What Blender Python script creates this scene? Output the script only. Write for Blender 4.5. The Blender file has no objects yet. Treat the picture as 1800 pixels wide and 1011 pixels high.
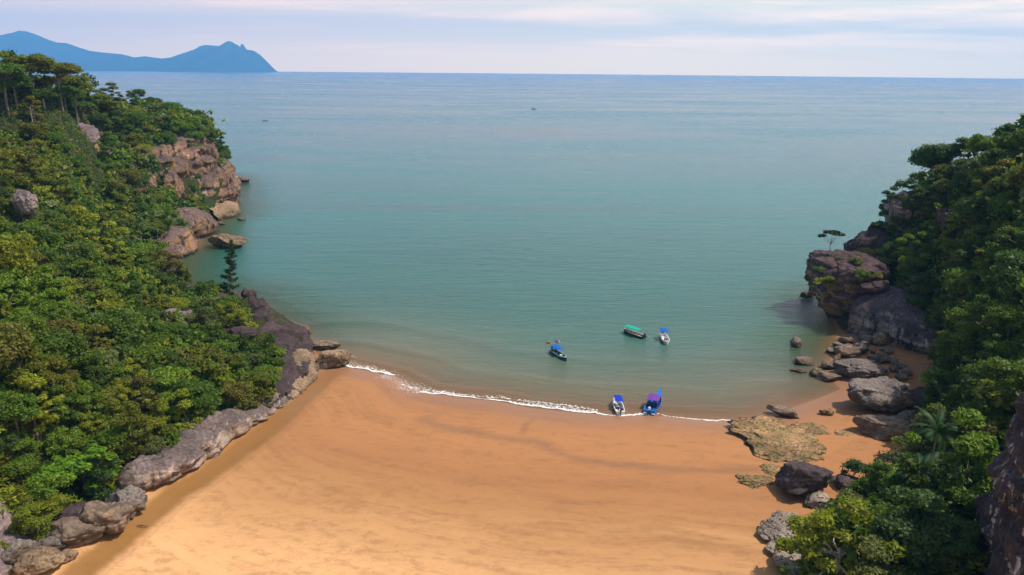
import bpy, bmesh, math, random
import numpy as np
from mathutils import Vector, Matrix
C = bpy.context.scene
COL = C.collection

# ------------------------------------------------------------------ camera
F, CAMH, PITCH, ROLL = 1350.0, 60.0, math.radians(15.78), math.radians(0.52)
cam = bpy.data.cameras.new('camera')
cam.sensor_width = 36.0
cam.lens = 36.0 * F / 1800.0
cam.clip_start = 1.0
cam.clip_end = 60000.0
camo = bpy.data.objects.new('camera', cam)
COL.objects.link(camo)
ROT = Matrix.Rotation(math.pi / 2 - PITCH, 3, 'X') @ Matrix.Rotation(ROLL, 3, 'Z')
camo.matrix_world = Matrix.Translation((0, 0, CAMH)) @ ROT.to_4x4()
C.camera = camo

# ------------------------------------------------------------------ sun, sky, exposure
SUN_EL, SUN_AZ = math.radians(57), math.radians(8)      # azimuth from +X towards +Y
sdir = Vector((math.cos(SUN_EL) * math.cos(SUN_AZ), math.cos(SUN_EL) * math.sin(SUN_AZ), math.sin(SUN_EL)))
sun = bpy.data.lights.new('sun', 'SUN')
sun.energy = 3.9
sun.angle = math.radians(0.6)
sun.color = (1.0, 0.94, 0.85)
suno = bpy.data.objects.new('sun', sun)
suno.rotation_euler = sdir.to_track_quat('Z', 'Y').to_euler()
suno.location = (200, 0, 400)
COL.objects.link(suno)

world = bpy.data.worlds.new('World')
C.world = world
world.use_nodes = True
wt = world.node_tree
wt.nodes.clear()


def N(t, typ, **kw):
    n = t.nodes.new(typ)
    for k, v in kw.items():
        setattr(n, k, v)
    return n


def L(t, a, b):
    t.links.new(a, b)


def setin(t, sock, v):
    if hasattr(v, 'is_output') or isinstance(v, bpy.types.NodeSocket):
        t.links.new(v, sock)
    else:
        sock.default_value = v


def mth(t, op, a, b=None, c=None, clamp=False):
    n = N(t, 'ShaderNodeMath', operation=op)
    n.use_clamp = clamp
    setin(t, n.inputs[0], a)
    if b is not None:
        setin(t, n.inputs[1], b)
    if c is not None:
        setin(t, n.inputs[2], c)
    return n.outputs[0]


def ramp(t, fac, stops, interp='LINEAR'):
    n = N(t, 'ShaderNodeValToRGB')
    cr = n.color_ramp
    cr.interpolation = interp
    while len(cr.elements) > 1:
        cr.elements.remove(cr.elements[-1])
    first = True
    for p, c in stops:
        if not hasattr(c, '__len__'):
            c = (c, c, c)
        if first:
            e = cr.elements[0]
            e.position = p
            first = False
        else:
            e = cr.elements.new(p)
        e.color = (c[0], c[1], c[2], 1)
    setin(t, n.inputs[0], fac)
    return n.outputs[0]


def sstep(t, x, a, b):
    n = N(t, 'ShaderNodeMapRange', interpolation_type='SMOOTHSTEP')
    setin(t, n.inputs[0], x)
    n.inputs[1].default_value = a
    n.inputs[2].default_value = b
    return n.outputs[0]


def mix(t, fac, a, b, blend='MIX'):
    n = N(t, 'ShaderNodeMix', data_type='RGBA', blend_type=blend)
    setin(t, n.inputs[0], fac)
    for s, v in ((n.inputs[6], a), (n.inputs[7], b)):
        if isinstance(v, (tuple, list)):
            v = (v[0], v[1], v[2], 1)
        elif isinstance(v, (int, float)):
            v = (v, v, v, 1)
        setin(t, s, v)
    return n.outputs[2]


def mapping(t, vec, scale):
    n = N(t, 'ShaderNodeMapping')
    L(t, vec, n.inputs[0])
    n.inputs['Scale'].default_value = scale
    return n.outputs[0]


def noise(t, vec, scale=1.0, detail=4.0, rough=0.55, dist=0.0):
    n = N(t, 'ShaderNodeTexNoise')
    L(t, vec, n.inputs['Vector'])
    n.inputs['Scale'].default_value = scale
    n.inputs['Detail'].default_value = detail
    n.inputs['Roughness'].default_value = rough
    n.inputs['Distortion'].default_value = dist
    return n.outputs['Fac']


sky = N(wt, 'ShaderNodeTexSky', sky_type='NISHITA', sun_disc=False)
sky.sun_elevation = SUN_EL
sky.sun_rotation = math.pi / 2 - SUN_AZ
sky.altitude = 60
sky.air_density = 1.0
sky.dust_density = 2.2
sky.ozone_density = 1.0
tc = N(wt, 'ShaderNodeTexCoord')
sp = N(wt, 'ShaderNodeSeparateXYZ')
L(wt, tc.outputs['Generated'], sp.inputs[0])
zz = mth(wt, 'MAXIMUM', sp.outputs[2], 0.0)
den = mth(wt, 'ADD', zz, 0.07)
cmb = N(wt, 'ShaderNodeCombineXYZ')
L(wt, mth(wt, 'DIVIDE', sp.outputs[0], den), cmb.inputs[0])
L(wt, mth(wt, 'DIVIDE', sp.outputs[1], den), cmb.inputs[1])
cl = noise(wt, mapping(wt, cmb.outputs[0], (0.34, 0.62, 1)), 1.0, 7.0, 0.58, 0.4)
cl2 = noise(wt, mapping(wt, cmb.outputs[0], (0.13, 0.5, 1)), 1.3, 4.0, 0.5, 0.2)
clm = mth(wt, 'ADD', mth(wt, 'MULTIPLY', cl, 0.65), mth(wt, 'MULTIPLY', cl2, 0.35))
clm = mth(wt, 'ADD', clm, mth(wt, 'MULTIPLY', sp.outputs[0], 0.13))
cmask = sstep(wt, clm, 0.44, 0.64)
low = mth(wt, 'SUBTRACT', 1.0, sstep(wt, sp.outputs[2], 0.0, 0.30))
xm = sstep(wt, sp.outputs[0], -0.55, 0.5)
hazec = mix(wt, xm, (23.0, 14.6, 6.8), (26.5, 19.0, 8.6))
gapc = mix(wt, xm, (19.5, 12.8, 7.2), (19.0, 16.0, 8.6))
cldc = mix(wt, xm, (28.0, 16.2, 7.6), (32.0, 21.5, 10.5))
band = mix(wt, cmask, gapc, cldc)
band = mix(wt, sstep(wt, sp.outputs[2], 0.006, 0.055), hazec, band)
high = mix(wt, mth(wt, 'MULTIPLY', cmask, 0.6), sky.outputs[0], (7.0, 7.1, 7.3))
skyc = mix(wt, low, high, band)
bg = N(wt, 'ShaderNodeBackground')
L(wt, skyc, bg.inputs[0])
bg.inputs[1].default_value = 0.10
wo = N(wt, 'ShaderNodeOutputWorld')
L(wt, bg.outputs[0], wo.inputs[0])

C.view_settings.view_transform = 'Standard'
C.view_settings.look = 'None'
C.view_settings.exposure = 0.28
C.view_settings.gamma = 1.0
C.view_settings.use_curve_mapping = False
C.render.engine = 'CYCLES'
C.cycles.max_bounces = 6
C.cycles.diffuse_bounces = 3
C.cycles.glossy_bounces = 2
C.cycles.transparent_max_bounces = 12
C.cycles.transmission_bounces = 4
C.cycles.volume_bounces = 2
C.cycles.use_denoising = True

# ------------------------------------------------------------------ helpers
RNG = np.random.default_rng(7)
random.seed(7)
RM = np.array(ROT)
CAM = np.array([0, 0, CAMH])


def ray(u, v):
    return RM @ np.array([(u - 900) / F, -(v - 505.5) / F, -1.0])


def P(u, v, Y):
    d = ray(u, v)
    return CAM + d * (Y / d[1])


def G(u, v, z=0.0):
    d = ray(u, v)
    return CAM + d * ((z - CAMH) / d[2])


def proj(p):
    q = (np.atleast_2d(p) - CAM) @ RM
    w = np.maximum(-q[:, 2], 1e-3)
    return np.stack([900 + F * q[:, 0] / w, 505.5 - F * q[:, 1] / w, w], 1)


def hsh(i, j, k, s):
    h = (i * 374761393 + j * 668265263 + k * 2147483647 + s * 1274126177) & 0xFFFFFFFF
    h = ((h ^ (h >> 13)) * 1274126177) & 0xFFFFFFFF
    h = ((h ^ (h >> 16)) * 2246822519) & 0xFFFFFFFF
    return ((h ^ (h >> 15)) & 0xFFFFFF) / float(0xFFFFFF)


def vn(p, s=0):
    p = np.asarray(p, float)
    i = np.floor(p).astype(np.int64)
    f = p - i
    u = f * f * f * (f * (f * 6 - 15) + 10)
    r = 0
    for a in (0, 1):
        for b in (0, 1):
            for c in (0, 1):
                w = (u[:, 0] if a else 1 - u[:, 0]) * (u[:, 1] if b else 1 - u[:, 1]) * (u[:, 2] if c else 1 - u[:, 2])
                r = r + w * hsh(i[:, 0] + a, i[:, 1] + b, i[:, 2] + c, s)
    return r * 2 - 1


def fbm(p, octv=4, s=0, g=0.5):
    r, a = 0, 1.0
    p = np.asarray(p, float)
    for o in range(octv):
        r = r + a * vn(p * (2.03 ** o) + 17.3 * o, s + o)
        a *= g
    return r


def worley(p, s=0):
    p = np.asarray(p, float)
    i = np.floor(p).astype(np.int64)
    d1 = np.full(len(p), 9.0)
    d2 = np.full(len(p), 9.0)
    idv = np.zeros(len(p))
    for a in (-1, 0, 1):
        for b in (-1, 0, 1):
            for c in (-1, 0, 1):
                ii, jj, kk = i[:, 0] + a, i[:, 1] + b, i[:, 2] + c
                q = np.stack([ii + hsh(ii, jj, kk, s), jj + hsh(ii, jj, kk, s + 1), kk + hsh(ii, jj, kk, s + 2)], 1)
                d = np.linalg.norm(q - p, axis=1)
                cid = hsh(ii, jj, kk, s + 3)
                n = d < d1
                d2 = np.where(n, d1, np.minimum(d2, d))
                idv = np.where(n, cid, idv)
                d1 = np.where(n, d, d1)
    return d1, d2, idv


def mesh_np(name, V, Fc, mat=None, smooth=False):
    me = bpy.data.meshes.new(name)
    V = np.asarray(V, np.float32)
    if isinstance(Fc, np.ndarray):
        n, k = Fc.shape
        me.vertices.add(len(V))
        me.vertices.foreach_set('co', V.ravel())
        me.loops.add(n * k)
        me.loops.foreach_set('vertex_index', Fc.astype(np.int32).ravel())
        me.polygons.add(n)
        me.polygons.foreach_set('loop_start', np.arange(0, n * k, k, dtype=np.int32))
        me.update(calc_edges=True)
    else:
        me.from_pydata([tuple(map(float, v)) for v in V], [], Fc)
        me.update()
    if smooth:
        me.polygons.foreach_set('use_smooth', np.ones(len(me.polygons), dtype=bool))
    if mat:
        me.materials.append(mat)
    return me


def obj(name, me, parent=None, loc=None):
    o = bpy.data.objects.new(name, me)
    COL.objects.link(o)
    if parent:
        o.parent = parent
    if loc is not None:
        o.location = tuple(float(c) for c in loc)
    return o


def tag(o, label=None, cat=None, group=None, kind=None):
    if label:
        o['label'] = label
    if cat:
        o['category'] = cat
    if group:
        o['group'] = group
    if kind:
        o['kind'] = kind
    return o


def empty(name, loc, rz=0.0):
    o = bpy.data.objects.new(name, None)
    COL.objects.link(o)
    o.location = tuple(float(c) for c in loc)
    o.rotation_euler = (0, 0, rz)
    o.empty_display_size = 0.2
    return o


def attr(me, name, vals):
    a = me.attributes.new(name, 'FLOAT', 'POINT')
    a.data.foreach_set('value', np.asarray(vals, np.float32))


def attr_col(me, name, vals):
    a = me.attributes.new(name, 'FLOAT_COLOR', 'POINT')
    v = np.ones((len(vals), 4), np.float32)
    v[:, :3] = vals
    a.data.foreach_set('color', v.ravel())


def seg_dist(pts, line, closed=False):
    line = np.asarray(line, float)[:, :2]
    a = line if closed else line[:-1]
    b = np.roll(line, -1, 0) if closed else line[1:]
    best = np.full(len(pts), 1e9)
    for p, q in zip(a, b):
        d = q - p
        tt = np.clip(((pts - p) @ d) / max(d @ d, 1e-9), 0, 1)
        best = np.minimum(best, np.hypot(*(pts - p - tt[:, None] * d).T))
    return best


def inside(pts, poly):
    poly = np.asarray(poly, float)[:, :2]
    r = np.zeros(len(pts), bool)
    x, y = pts[:, 0], pts[:, 1]
    j = len(poly) - 1
    for i in range(len(poly)):
        xi, yi = poly[i]
        xj, yj = poly[j]
        c = ((yi > y) != (yj > y))
        if yi != yj:
            r ^= c & (x < (xj - xi) * (y - yi) / (yj - yi) + xi)
        j = i
    return r


def resample(pts, ds):
    pts = np.asarray(pts, float)
    seg = np.hypot(*(pts[1:, :2] - pts[:-1, :2]).T)
    s = np.concatenate([[0], np.cumsum(seg)])
    n = max(2, int(s[-1] / ds) + 1)
    t = np.linspace(0, s[-1], n)
    out = np.stack([np.interp(t, s, pts[:, k]) for k in range(pts.shape[1])], 1)
    w = max(1, int(2.0 / ds))
    if n > 4 * w + 3:
        ker = np.ones(2 * w + 1) / (2 * w + 1)
        pad = np.concatenate([np.repeat(out[:1], w, 0), out, np.repeat(out[-1:], w, 0)])
        sm = np.stack([np.convolve(pad[:, k], ker, 'valid') for k in range(out.shape[1])], 1)
        out = sm
    return out, t


def grid_faces(ny, nx):
    i = np.arange((ny - 1) * (nx - 1))
    a = (i // (nx - 1)) * nx + i % (nx - 1)
    return np.stack([a, a + 1, a + nx + 1, a + nx], 1)


# ------------------------------------------------------------------ materials
def newmat(name):
    m = bpy.data.materials.new(name)
    m.use_nodes = True
    t = m.node_tree
    t.nodes.clear()
    out = N(t, 'ShaderNodeOutputMaterial')
    return m, t, out


def princ(t, col, rough=0.6, spec=0.3, normal=None, metal=0.0):
    b = N(t, 'ShaderNodeBsdfPrincipled')
    if isinstance(col, (tuple, list)):
        col = (col[0], col[1], col[2], 1)
    setin(t, b.inputs['Base Color'], col)
    setin(t, b.inputs['Roughness'], rough)
    setin(t, b.inputs['Specular IOR Level'], spec)
    b.inputs['Metallic'].default_value = metal
    if normal is not None:
        L(t, normal, b.inputs['Normal'])
    return b


def bump(t, h, strength=0.5, dist=0.1, nrm=None):
    b = N(t, 'ShaderNodeBump')
    b.inputs['Strength'].default_value = strength
    b.inputs['Distance'].default_value = dist
    L(t, h, b.inputs['Height'])
    if nrm is not None:
        L(t, nrm, b.inputs['Normal'])
    return b.outputs[0]


def wpos(t):
    return N(t, 'ShaderNodeNewGeometry').outputs['Position']


def plain(name, col, rough=0.5, spec=0.4, var=0.15, scale=3.0):
    m, t, out = newmat(name)
    p = N(t, 'ShaderNodeTexCoord').outputs['Object']
    n = noise(t, p, scale, 5)
    c = mix(t, n, tuple(x * (1 - var) for x in col), tuple(min(1, x * (1 + var)) for x in col))
    b = princ(t, c, rough, spec)
    L(t, b.outputs[0], out.inputs[0])
    return m


def rockmat(name, top, side, side2, dark=(0.03, 0.025, 0.027), streak=0.5, weather=0.9, moss=0.0, wet=1.2, white=0.0, sc=1.0, pit=0.0, wlo=0.15, whi=0.6, bmp=0.6):
    m, t, out = newmat(name)
    g = N(t, 'ShaderNodeNewGeometry')
    p = g.outputs['Position']
    n1 = noise(t, p, 0.22 * sc, 8, 0.6, 0.6)
    st = noise(t, mapping(t, p, (0.10 * sc, 0.10 * sc, 0.95 * sc)), 1.0, 7, 0.62, 0.8)
    sk = noise(t, mapping(t, p, (0.9 * sc, 0.9 * sc, 0.07 * sc)), 1.0, 6, 0.6, 0.5)
    fn = noise(t, p, 2.2 * sc, 8, 0.7, 0.2)
    c = ramp(t, st, [(0.36, side), (0.5, side2), (0.58, side), (0.72, tuple(0.6 * x for x in side2))])
    c = mix(t, mth(t, 'MULTIPLY', sstep(t, sk, 0.5, 0.62), streak), c, dark)
    if white > 0:
        sw = noise(t, mapping(t, p, (1.3 * sc, 1.3 * sc, 0.16 * sc)), 0.8, 7, 0.65, 0.7)
        c = mix(t, mth(t, 'MULTIPLY', sstep(t, sw, 0.56, 0.64), white), c, (0.55, 0.5, 0.47))
    sz = N(t, 'ShaderNodeSeparateXYZ')
    L(t, g.outputs['Normal'], sz.inputs[0])
    up = mth(t, 'ADD', sz.outputs[2], mth(t, 'MULTIPLY', mth(t, 'SUBTRACT', n1, 0.5), 1.1))
    wm = mth(t, 'MULTIPLY', sstep(t, up, wlo, whi), weather)
    topc = mix(t, sstep(t, fn, 0.35, 0.7), tuple(0.62 * x for x in top), tuple(1.3 * x for x in top))
    if white > 0.15:
        lich = noise(t, mapping(t, p, (0.7 * sc, 0.7 * sc, 0.7 * sc)), 1.0, 8, 0.7, 1.2)
        topc = mix(t, mth(t, 'MULTIPLY', sstep(t, lich, 0.60, 0.68), white * 0.8), topc, (0.5, 0.46, 0.45))
    c = mix(t, wm, c, topc)
    c = mix(t, 1.0, c, ramp(t, fn, [(0.25, 0.68), (0.5, 1.0), (0.78, 1.25)]), 'MULTIPLY')
    big_ = noise(t, mapping(t, p, (0.12 * sc, 0.12 * sc, 0.3 * sc)), 1.0, 5, 0.6, 1.0)
    c = mix(t, 1.0, c, ramp(t, big_, [(0.3, 0.48), (0.5, 0.95), (0.68, 1.4)]), 'MULTIPLY')
    if moss > 0:
        mo = noise(t, p, 0.5 * sc, 7, 0.65, 0.3)
        c = mix(t, mth(t, 'MULTIPLY', sstep(t, mo, 0.42, 0.6), moss), c, (0.11, 0.105, 0.02))
    vo = N(t, 'ShaderNodeTexVoronoi', feature='DISTANCE_TO_EDGE')
    nw = N(t, 'ShaderNodeVectorMath', operation='ADD')
    L(t, mapping(t, p, (1, 1, 1.8)), nw.inputs[0])
    nzv = N(t, 'ShaderNodeTexNoise')
    L(t, p, nzv.inputs['Vector'])
    nzv.inputs['Scale'].default_value = 0.6 * sc
    nzv.inputs['Detail'].default_value = 4
    sc2 = N(t, 'ShaderNodeVectorMath', operation='SCALE')
    L(t, nzv.outputs['Color'], sc2.inputs[0])
    sc2.inputs['Scale'].default_value = 2.4
    L(t, sc2.outputs[0], nw.inputs[1])
    L(t, nw.outputs[0], vo.inputs['Vector'])
    vo.inputs['Scale'].default_value = 0.20 * sc
    ckm = sstep(t, noise(t, p, 0.16 * sc, 4, 0.6), 0.48, 0.62)
    crk = mth(t, 'SUBTRACT', 1.0, mth(t, 'MULTIPLY', mth(t, 'SUBTRACT', 1.0, sstep(t, vo.outputs['Distance'], 0.0, 0.03)), ckm))
    c = mix(t, mth(t, 'MULTIPLY', mth(t, 'SUBTRACT', 1.0, crk), 0.55), c, dark)
    if wet > 0:
        pz = N(t, 'ShaderNodeSeparateXYZ')
        L(t, p, pz.inputs[0])
        wz = mth(t, 'ADD', pz.outputs[2], mth(t, 'MULTIPLY', mth(t, 'SUBTRACT', n1, 0.5), -2.2))
        c = mix(t, mth(t, 'MULTIPLY', mth(t, 'SUBTRACT', 1.0, sstep(t, wz, wet * 0.4, wet)), 0.62), c, (0.045, 0.038, 0.028))
    h = mth(t, 'ADD', mth(t, 'MULTIPLY', fn, 0.6), mth(t, 'MULTIPLY', crk, 0.35))
    if pit > 0:
        vp = N(t, 'ShaderNodeTexVoronoi')
        L(t, p, vp.inputs['Vector'])
        vp.inputs['Scale'].default_value = 1.6
        pm = sstep(t, vp.outputs['Distance'], 0.18, 0.38)
        c = mix(t, mth(t, 'MULTIPLY', mth(t, 'SUBTRACT', 1.0, pm), pit), c, dark)
        h = mth(t, 'ADD', h, mth(t, 'MULTIPLY', pm, 0.5))
    b = princ(t, c, 0.85, 0.25, bump(t, h, bmp, 0.6))
    L(t, b.outputs[0], out.inputs[0])
    return m


PURPLE = (0.115, 0.078, 0.082)
GREYP = (0.26, 0.20, 0.20)
TAN = (0.36, 0.235, 0.135)
OCHRE = (0.42, 0.24, 0.10)
M = {}
M['wall'] = rockmat('weathered_wall_rock', (0.15, 0.108, 0.10), (0.25, 0.14, 0.085), (0.46, 0.35, 0.28), streak=0.6, white=0.6, wet=2.6, wlo=0.45, whi=0.85, bmp=0.8)
M['slab'] = rockmat('dark_slab_rock', (0.060, 0.037, 0.037), (0.13, 0.08, 0.06), (0.065, 0.042, 0.042), streak=0.4, white=0.22, wet=1.0, wlo=-0.2, whi=0.3)  # dark rock with whitish streaks and patches mixed in by noise
M['tan'] = rockmat('tan_rock', (0.27, 0.18, 0.105), (0.32, 0.20, 0.105), (0.22, 0.14, 0.08), streak=0.2, weather=0.6, wet=1.6, pit=0.5)
M['cliff'] = rockmat('headland_rock', (0.115, 0.074, 0.066), (0.33, 0.155, 0.06), (0.185, 0.118, 0.08), streak=0.9, white=0.4, wet=2.2, sc=0.55, wlo=0.35, whi=0.75, bmp=0.8)
M['head'] = rockmat('dark_crowned_rock', (0.065, 0.036, 0.042), (0.36, 0.20, 0.10), (0.20, 0.12, 0.07), streak=0.55, wet=1.6, sc=0.5, wlo=-0.05, whi=0.3, white=0.10)
M['streaky'] = rockmat('streaked_rock', (0.08, 0.055, 0.06), (0.24, 0.175, 0.15), (0.33, 0.27, 0.25), streak=0.95, white=0.8, wet=1.2, sc=0.7, dark=(0.022, 0.018, 0.022))
M['grey'] = rockmat('grey_boulder_rock', (0.20, 0.158, 0.135), (0.19, 0.135, 0.09), (0.13, 0.095, 0.07), streak=0.35, white=0.12, wet=0.9, pit=0.25)
M['brown'] = rockmat('brown_boulder_rock', (0.22, 0.155, 0.11), (0.27, 0.175, 0.105), (0.16, 0.105, 0.07), streak=0.35, weather=0.7, wet=1.1)
M['dark'] = rockmat('dark_boulder_rock', (0.085, 0.058, 0.058), (0.125, 0.085, 0.072), (0.075, 0.052, 0.05), streak=0.4, wet=0.0, white=0.16)
M['pale'] = rockmat('pale_rough_rock', (0.34, 0.265, 0.20), (0.36, 0.26, 0.18), (0.26, 0.19, 0.15), streak=0.3, weather=0.7, wet=0.0, pit=0.75, white=0.3, bmp=0.8)
M['reef'] = rockmat('mossy_reef_rock', (0.40, 0.23, 0.105), (0.34, 0.20, 0.09), (0.20, 0.125, 0.06), streak=0.25, weather=0.75, moss=0.5, wet=0.0, pit=0.45, bmp=0.8)
M['corner'] = rockmat('swirled_dark_rock', (0.05, 0.032, 0.04), (0.10, 0.07, 0.065), (0.055, 0.04, 0.045), streak=0.45, white=0.95, wet=0.0, sc=0.7, dark=(0.02, 0.016, 0.02))
M['ledge'] = rockmat('purple_ledge_rock', (0.21, 0.145, 0.155), (0.27, 0.19, 0.165), (0.35, 0.27, 0.24), streak=0.4, white=0.3, wet=0.0)

# --- foliage
def leafmat(name, src):
    m, t, out = newmat(name)
    g = N(t, 'ShaderNodeNewGeometry')
    if src == 'object':
        oi = N(t, 'ShaderNodeObjectInfo')
        base = oi.outputs['Color']
    else:
        a = N(t, 'ShaderNodeAttribute', attribute_name='col')
        base = a.outputs['Color']
    r = g.outputs['Random Per Island']
    v = ramp(t, r, [(0.0, (0.72, 0.76, 0.8)), (0.55, (0.97, 1.0, 0.95)), (0.85, (1.2, 1.15, 0.9)), (1.0, (1.5, 1.35, 0.9))])
    c = mix(t, 1.0, base, v, 'MULTIPLY')
    b = princ(t, c, 0.55, 0.25)
    tr = N(t, 'ShaderNodeBsdfTranslucent')
    c2 = mix(t, 1.0, c, (1.05, 1.35, 0.5), 'MULTIPLY')
    L(t, c2, tr.inputs[0])
    ms = N(t, 'ShaderNodeMixShader')
    ms.inputs[0].default_value = 0.36
    L(t, b.outputs[0], ms.inputs[1])
    L(t, tr.outputs[0], ms.inputs[2])
    L(t, ms.outputs[0], out.inputs[0])
    return m


M['leaf'] = leafmat('leaf', 'object')
M['leafmass'] = leafmat('leaf_mass', 'attr')
M['bark'] = plain('bark', (0.16, 0.125, 0.095), 0.9, 0.1, 0.35, 4.0)
M['palebark'] = plain('pale_bark', (0.36, 0.31, 0.26), 0.9, 0.1, 0.3, 4.0)

# hill soil under the trees
m, t, out = newmat('leaf_litter')
p = wpos(t)
n1 = noise(t, p, 0.5, 8, 0.65)
c = ramp(t, n1, [(0.3, (0.018, 0.026, 0.008)), (0.5, (0.035, 0.045, 0.013)), (0.7, (0.06, 0.05, 0.025))])
gn = N(t, 'ShaderNodeSeparateXYZ')
L(t, N(t, 'ShaderNodeNewGeometry').outputs['Normal'], gn.inputs[0])
steep = mth(t, 'SUBTRACT', 1.0, sstep(t, mth(t, 'ADD', gn.outputs[2], mth(t, 'MULTIPLY', n1, 0.2)), 0.42, 0.58))
rk = ramp(t, noise(t, mapping(t, p, (0.12, 0.12, 0.7)), 1.0, 7, 0.65, 0.6), [(0.35, (0.10, 0.065, 0.06)), (0.5, (0.22, 0.14, 0.09)), (0.65, (0.13, 0.09, 0.075))])
c = mix(t, steep, c, rk)
L(t, princ(t, c, 0.95, 0.1, bump(t, n1, 0.8, 0.6)).outputs[0], out.inputs[0])
M['soil'] = m

# ------------------------------------------------------------------ coast lines (points measured on the ground)
def gl(*pts):
    return [G(u, v)[:2] for u, v in pts]


BEACH_SHORE = gl((572, 645), (590, 641), (640, 651), (690, 662), (745, 690), (800, 698), (870, 705), (930, 717), (985, 723), (1060, 729), (1140, 729),
                 (1200, 735), (1300, 741), (1345, 733), (1395, 716), (1440, 700), (1478, 684))
LEFT_COAST = [np.array(q, float) for q in [(-460, 490), (-300, 485), (-200, 462), (-165, 440), (-150, 410), (-138, 370), (-124, 335), (-120, 315), (-122, 300), (-114, 275),
              (-110, 256), (-112, 245), (-106, 230), (-102, 217), (-93, 206), (-82, 204), (-74, 200), (-66, 190), (-58, 180), (-50, 171), (-43.5, 160)]]
RIGHT_COAST = [np.array(q, float) for q in [(80, 181), (83, 194), (88, 203), (97, 210), (112, 218), (132, 234), (165, 264), (220, 300), (460, 330)]]
COVE = gl((1466, 672), (1452, 650), (1462, 625), (1470, 600))

LAND = LEFT_COAST + BEACH_SHORE + COVE + gl((1470, 582)) + RIGHT_COAST + [np.array((460., -140.)), np.array((-460., -140.))]



def zbeach(pts):
    pts = np.atleast_2d(np.asarray(pts, float))[:, :2]
    s = seg_dist(pts, LAND, True) * np.where(inside(pts, LAND), 1, -1)
    sb = seg_dist(pts, BEACH_SHORE)
    land = 1.9 * (1 - np.exp(-np.maximum(s, 0) / 26.0)) + 0.012 * np.maximum(s, 0)
    sea = -np.minimum(0.055 * np.maximum(-s, 0) + 0.0, 4.5)
    rocky = np.clip((sb - 12) / 30, 0, 1) * np.clip(-s / 4, 0, 1)
    return np.where(s > 0, land, sea - 0.8 * rocky), s, sb


def Gs(u, v):
    g = G(u, v)
    for _ in range(4):
        g = G(u, v, max(0.0, float(zbeach(g[None])[0][0])))
    return g


def gls(*pts):
    return [Gs(u, v)[:2] for u, v in pts]


LEFT_FOOT = gls((545, 668), (507, 704), (461, 745), (404, 775), (339, 829), (268, 868), (215, 871), (175, 895), (130, 935), (70, 975), (20, 1011))
RIGHT_FOOT = gls((1384, 1040), (1380, 960), (1392, 912), (1432, 896), (1484, 868), (1548, 848), (1582, 800), (1594, 760), (1612, 725), (1624, 690), (1642, 640), (1600, 612), (1560, 600), (1505, 585), (1470, 582))
LEFT_HILL = LEFT_COAST + LEFT_FOOT + [np.array(q, float) for q in [(-62, 60), (-66, 20), (-70, -120), (-460, -120)]]
RIGHT_HILL = RIGHT_FOOT + RIGHT_COAST + [np.array(q, float) for q in [(460, -120), (60, -120), (40, 20), (30, 60)]]

# ------------------------------------------------------------------ hills: smooth interpolation of surveyed heights
class RBF:
    def __init__(self, pts, sm=0.02):
        pts = np.asarray(pts, float)
        self.x = pts[:, :2]
        z = pts[:, 2]
        n = len(z)
        A = np.linalg.norm(self.x[:, None] - self.x[None], axis=2) + np.eye(n) * sm
        B = np.zeros((n + 1, n + 1))
        B[:n, :n] = A
        B[:n, n] = B[n, :n] = 1
        self.w = np.linalg.solve(B, np.concatenate([z, [0]]))

    def __call__(self, q):
        q = np.atleast_2d(np.asarray(q, float))[:, :2]
        r = np.full(len(q), self.w[-1])
        for x, w in zip(self.x, self.w[:-1]):
            r += w * np.hypot(q[:, 0] - x[0], q[:, 1] - x[1])
        return r


def ctl(rows, dh):
    out = []
    for u, v, Y in rows:
        q = P(u, v, Y)
        k = dh * min(1.0, max(0.4, (Y - 60) / 160))
        out.append((q[0], q[1], max(0.6, q[2] - k)))
    return out


LC = ctl([(-200, 950, 84), (-200, 700, 92), (-200, 500, 110), (-200, 300, 170), (-200, 160, 240), (0, 930, 84), (0, 850, 86), (0, 700, 92), (0, 600, 98), (0, 500, 115), (0, 420, 135), (0, 340, 165), (0, 260, 205), (0, 190, 245),
           (100, 850, 94), (100, 760, 97), (100, 700, 100), (100, 600, 112), (100, 500, 140), (100, 400, 185), (100, 300, 235), (100, 210, 282), 
          (200, 780, 100), (200, 740, 103), (200, 600, 125), (200, 500, 170), (200, 420, 215), (200, 340, 258), (200, 270, 300), (200, 200, 335), (240, 185, 345),
          (300, 740, 113), (300, 650, 124), (300, 560, 150), (290, 500, 190), (260, 470, 215), (265, 430, 240), (300, 215, 360), (350, 232, 365), (370, 260, 375),
          (390, 690, 125), (400, 600, 145), (400, 545, 162), (350, 545, 170), (440, 655, 130), (480, 610, 146), (440, 535, 172), (380, 520, 185)], 6.0)
LC += ctl([(0, 150, 258), (40, 140, 266), (80, 148, 274), (120, 168, 292), (150, 182, 305)], -1.0)
LC += [(-139, 318, 32), (-138, 335, 33), (-143, 360, 28), (-146, 300, 30), (-147, 284, 27), (-140, 268, 20), (-150, 400, 15), (-127, 300, 4), (-128, 286, 4), (-123, 275, 3), (-130, 292, 6), (-120, 310, 2), (-160, 430, 8), (-116, 250, 4), (-106, 218, 4), (-98, 206, 4), (-72, 196, 1.5), (-64, 188, 0.8), (-57, 179, 0.8), (-49.5, 170, 0.8), (-44, 159, 1.5),
       (-460, 60, 75), (-460, 250, 72), (-460, 400, 40), (-300, 420, 36), (-300, 300, 60), (-300, 150, 58), (-200, 440, 14), (-300, 470, 6), (-220, 60, 44), (-200, 0, 40), (-100, 30, 26), (-66, 60, 3), (-70, 0, 3), (-190, 250, 50), (-230, 300, 46), (-210, 360, 34),
       (-190, 410, 22), (-63, 84, 4), (-60, 90, 4)]
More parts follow.
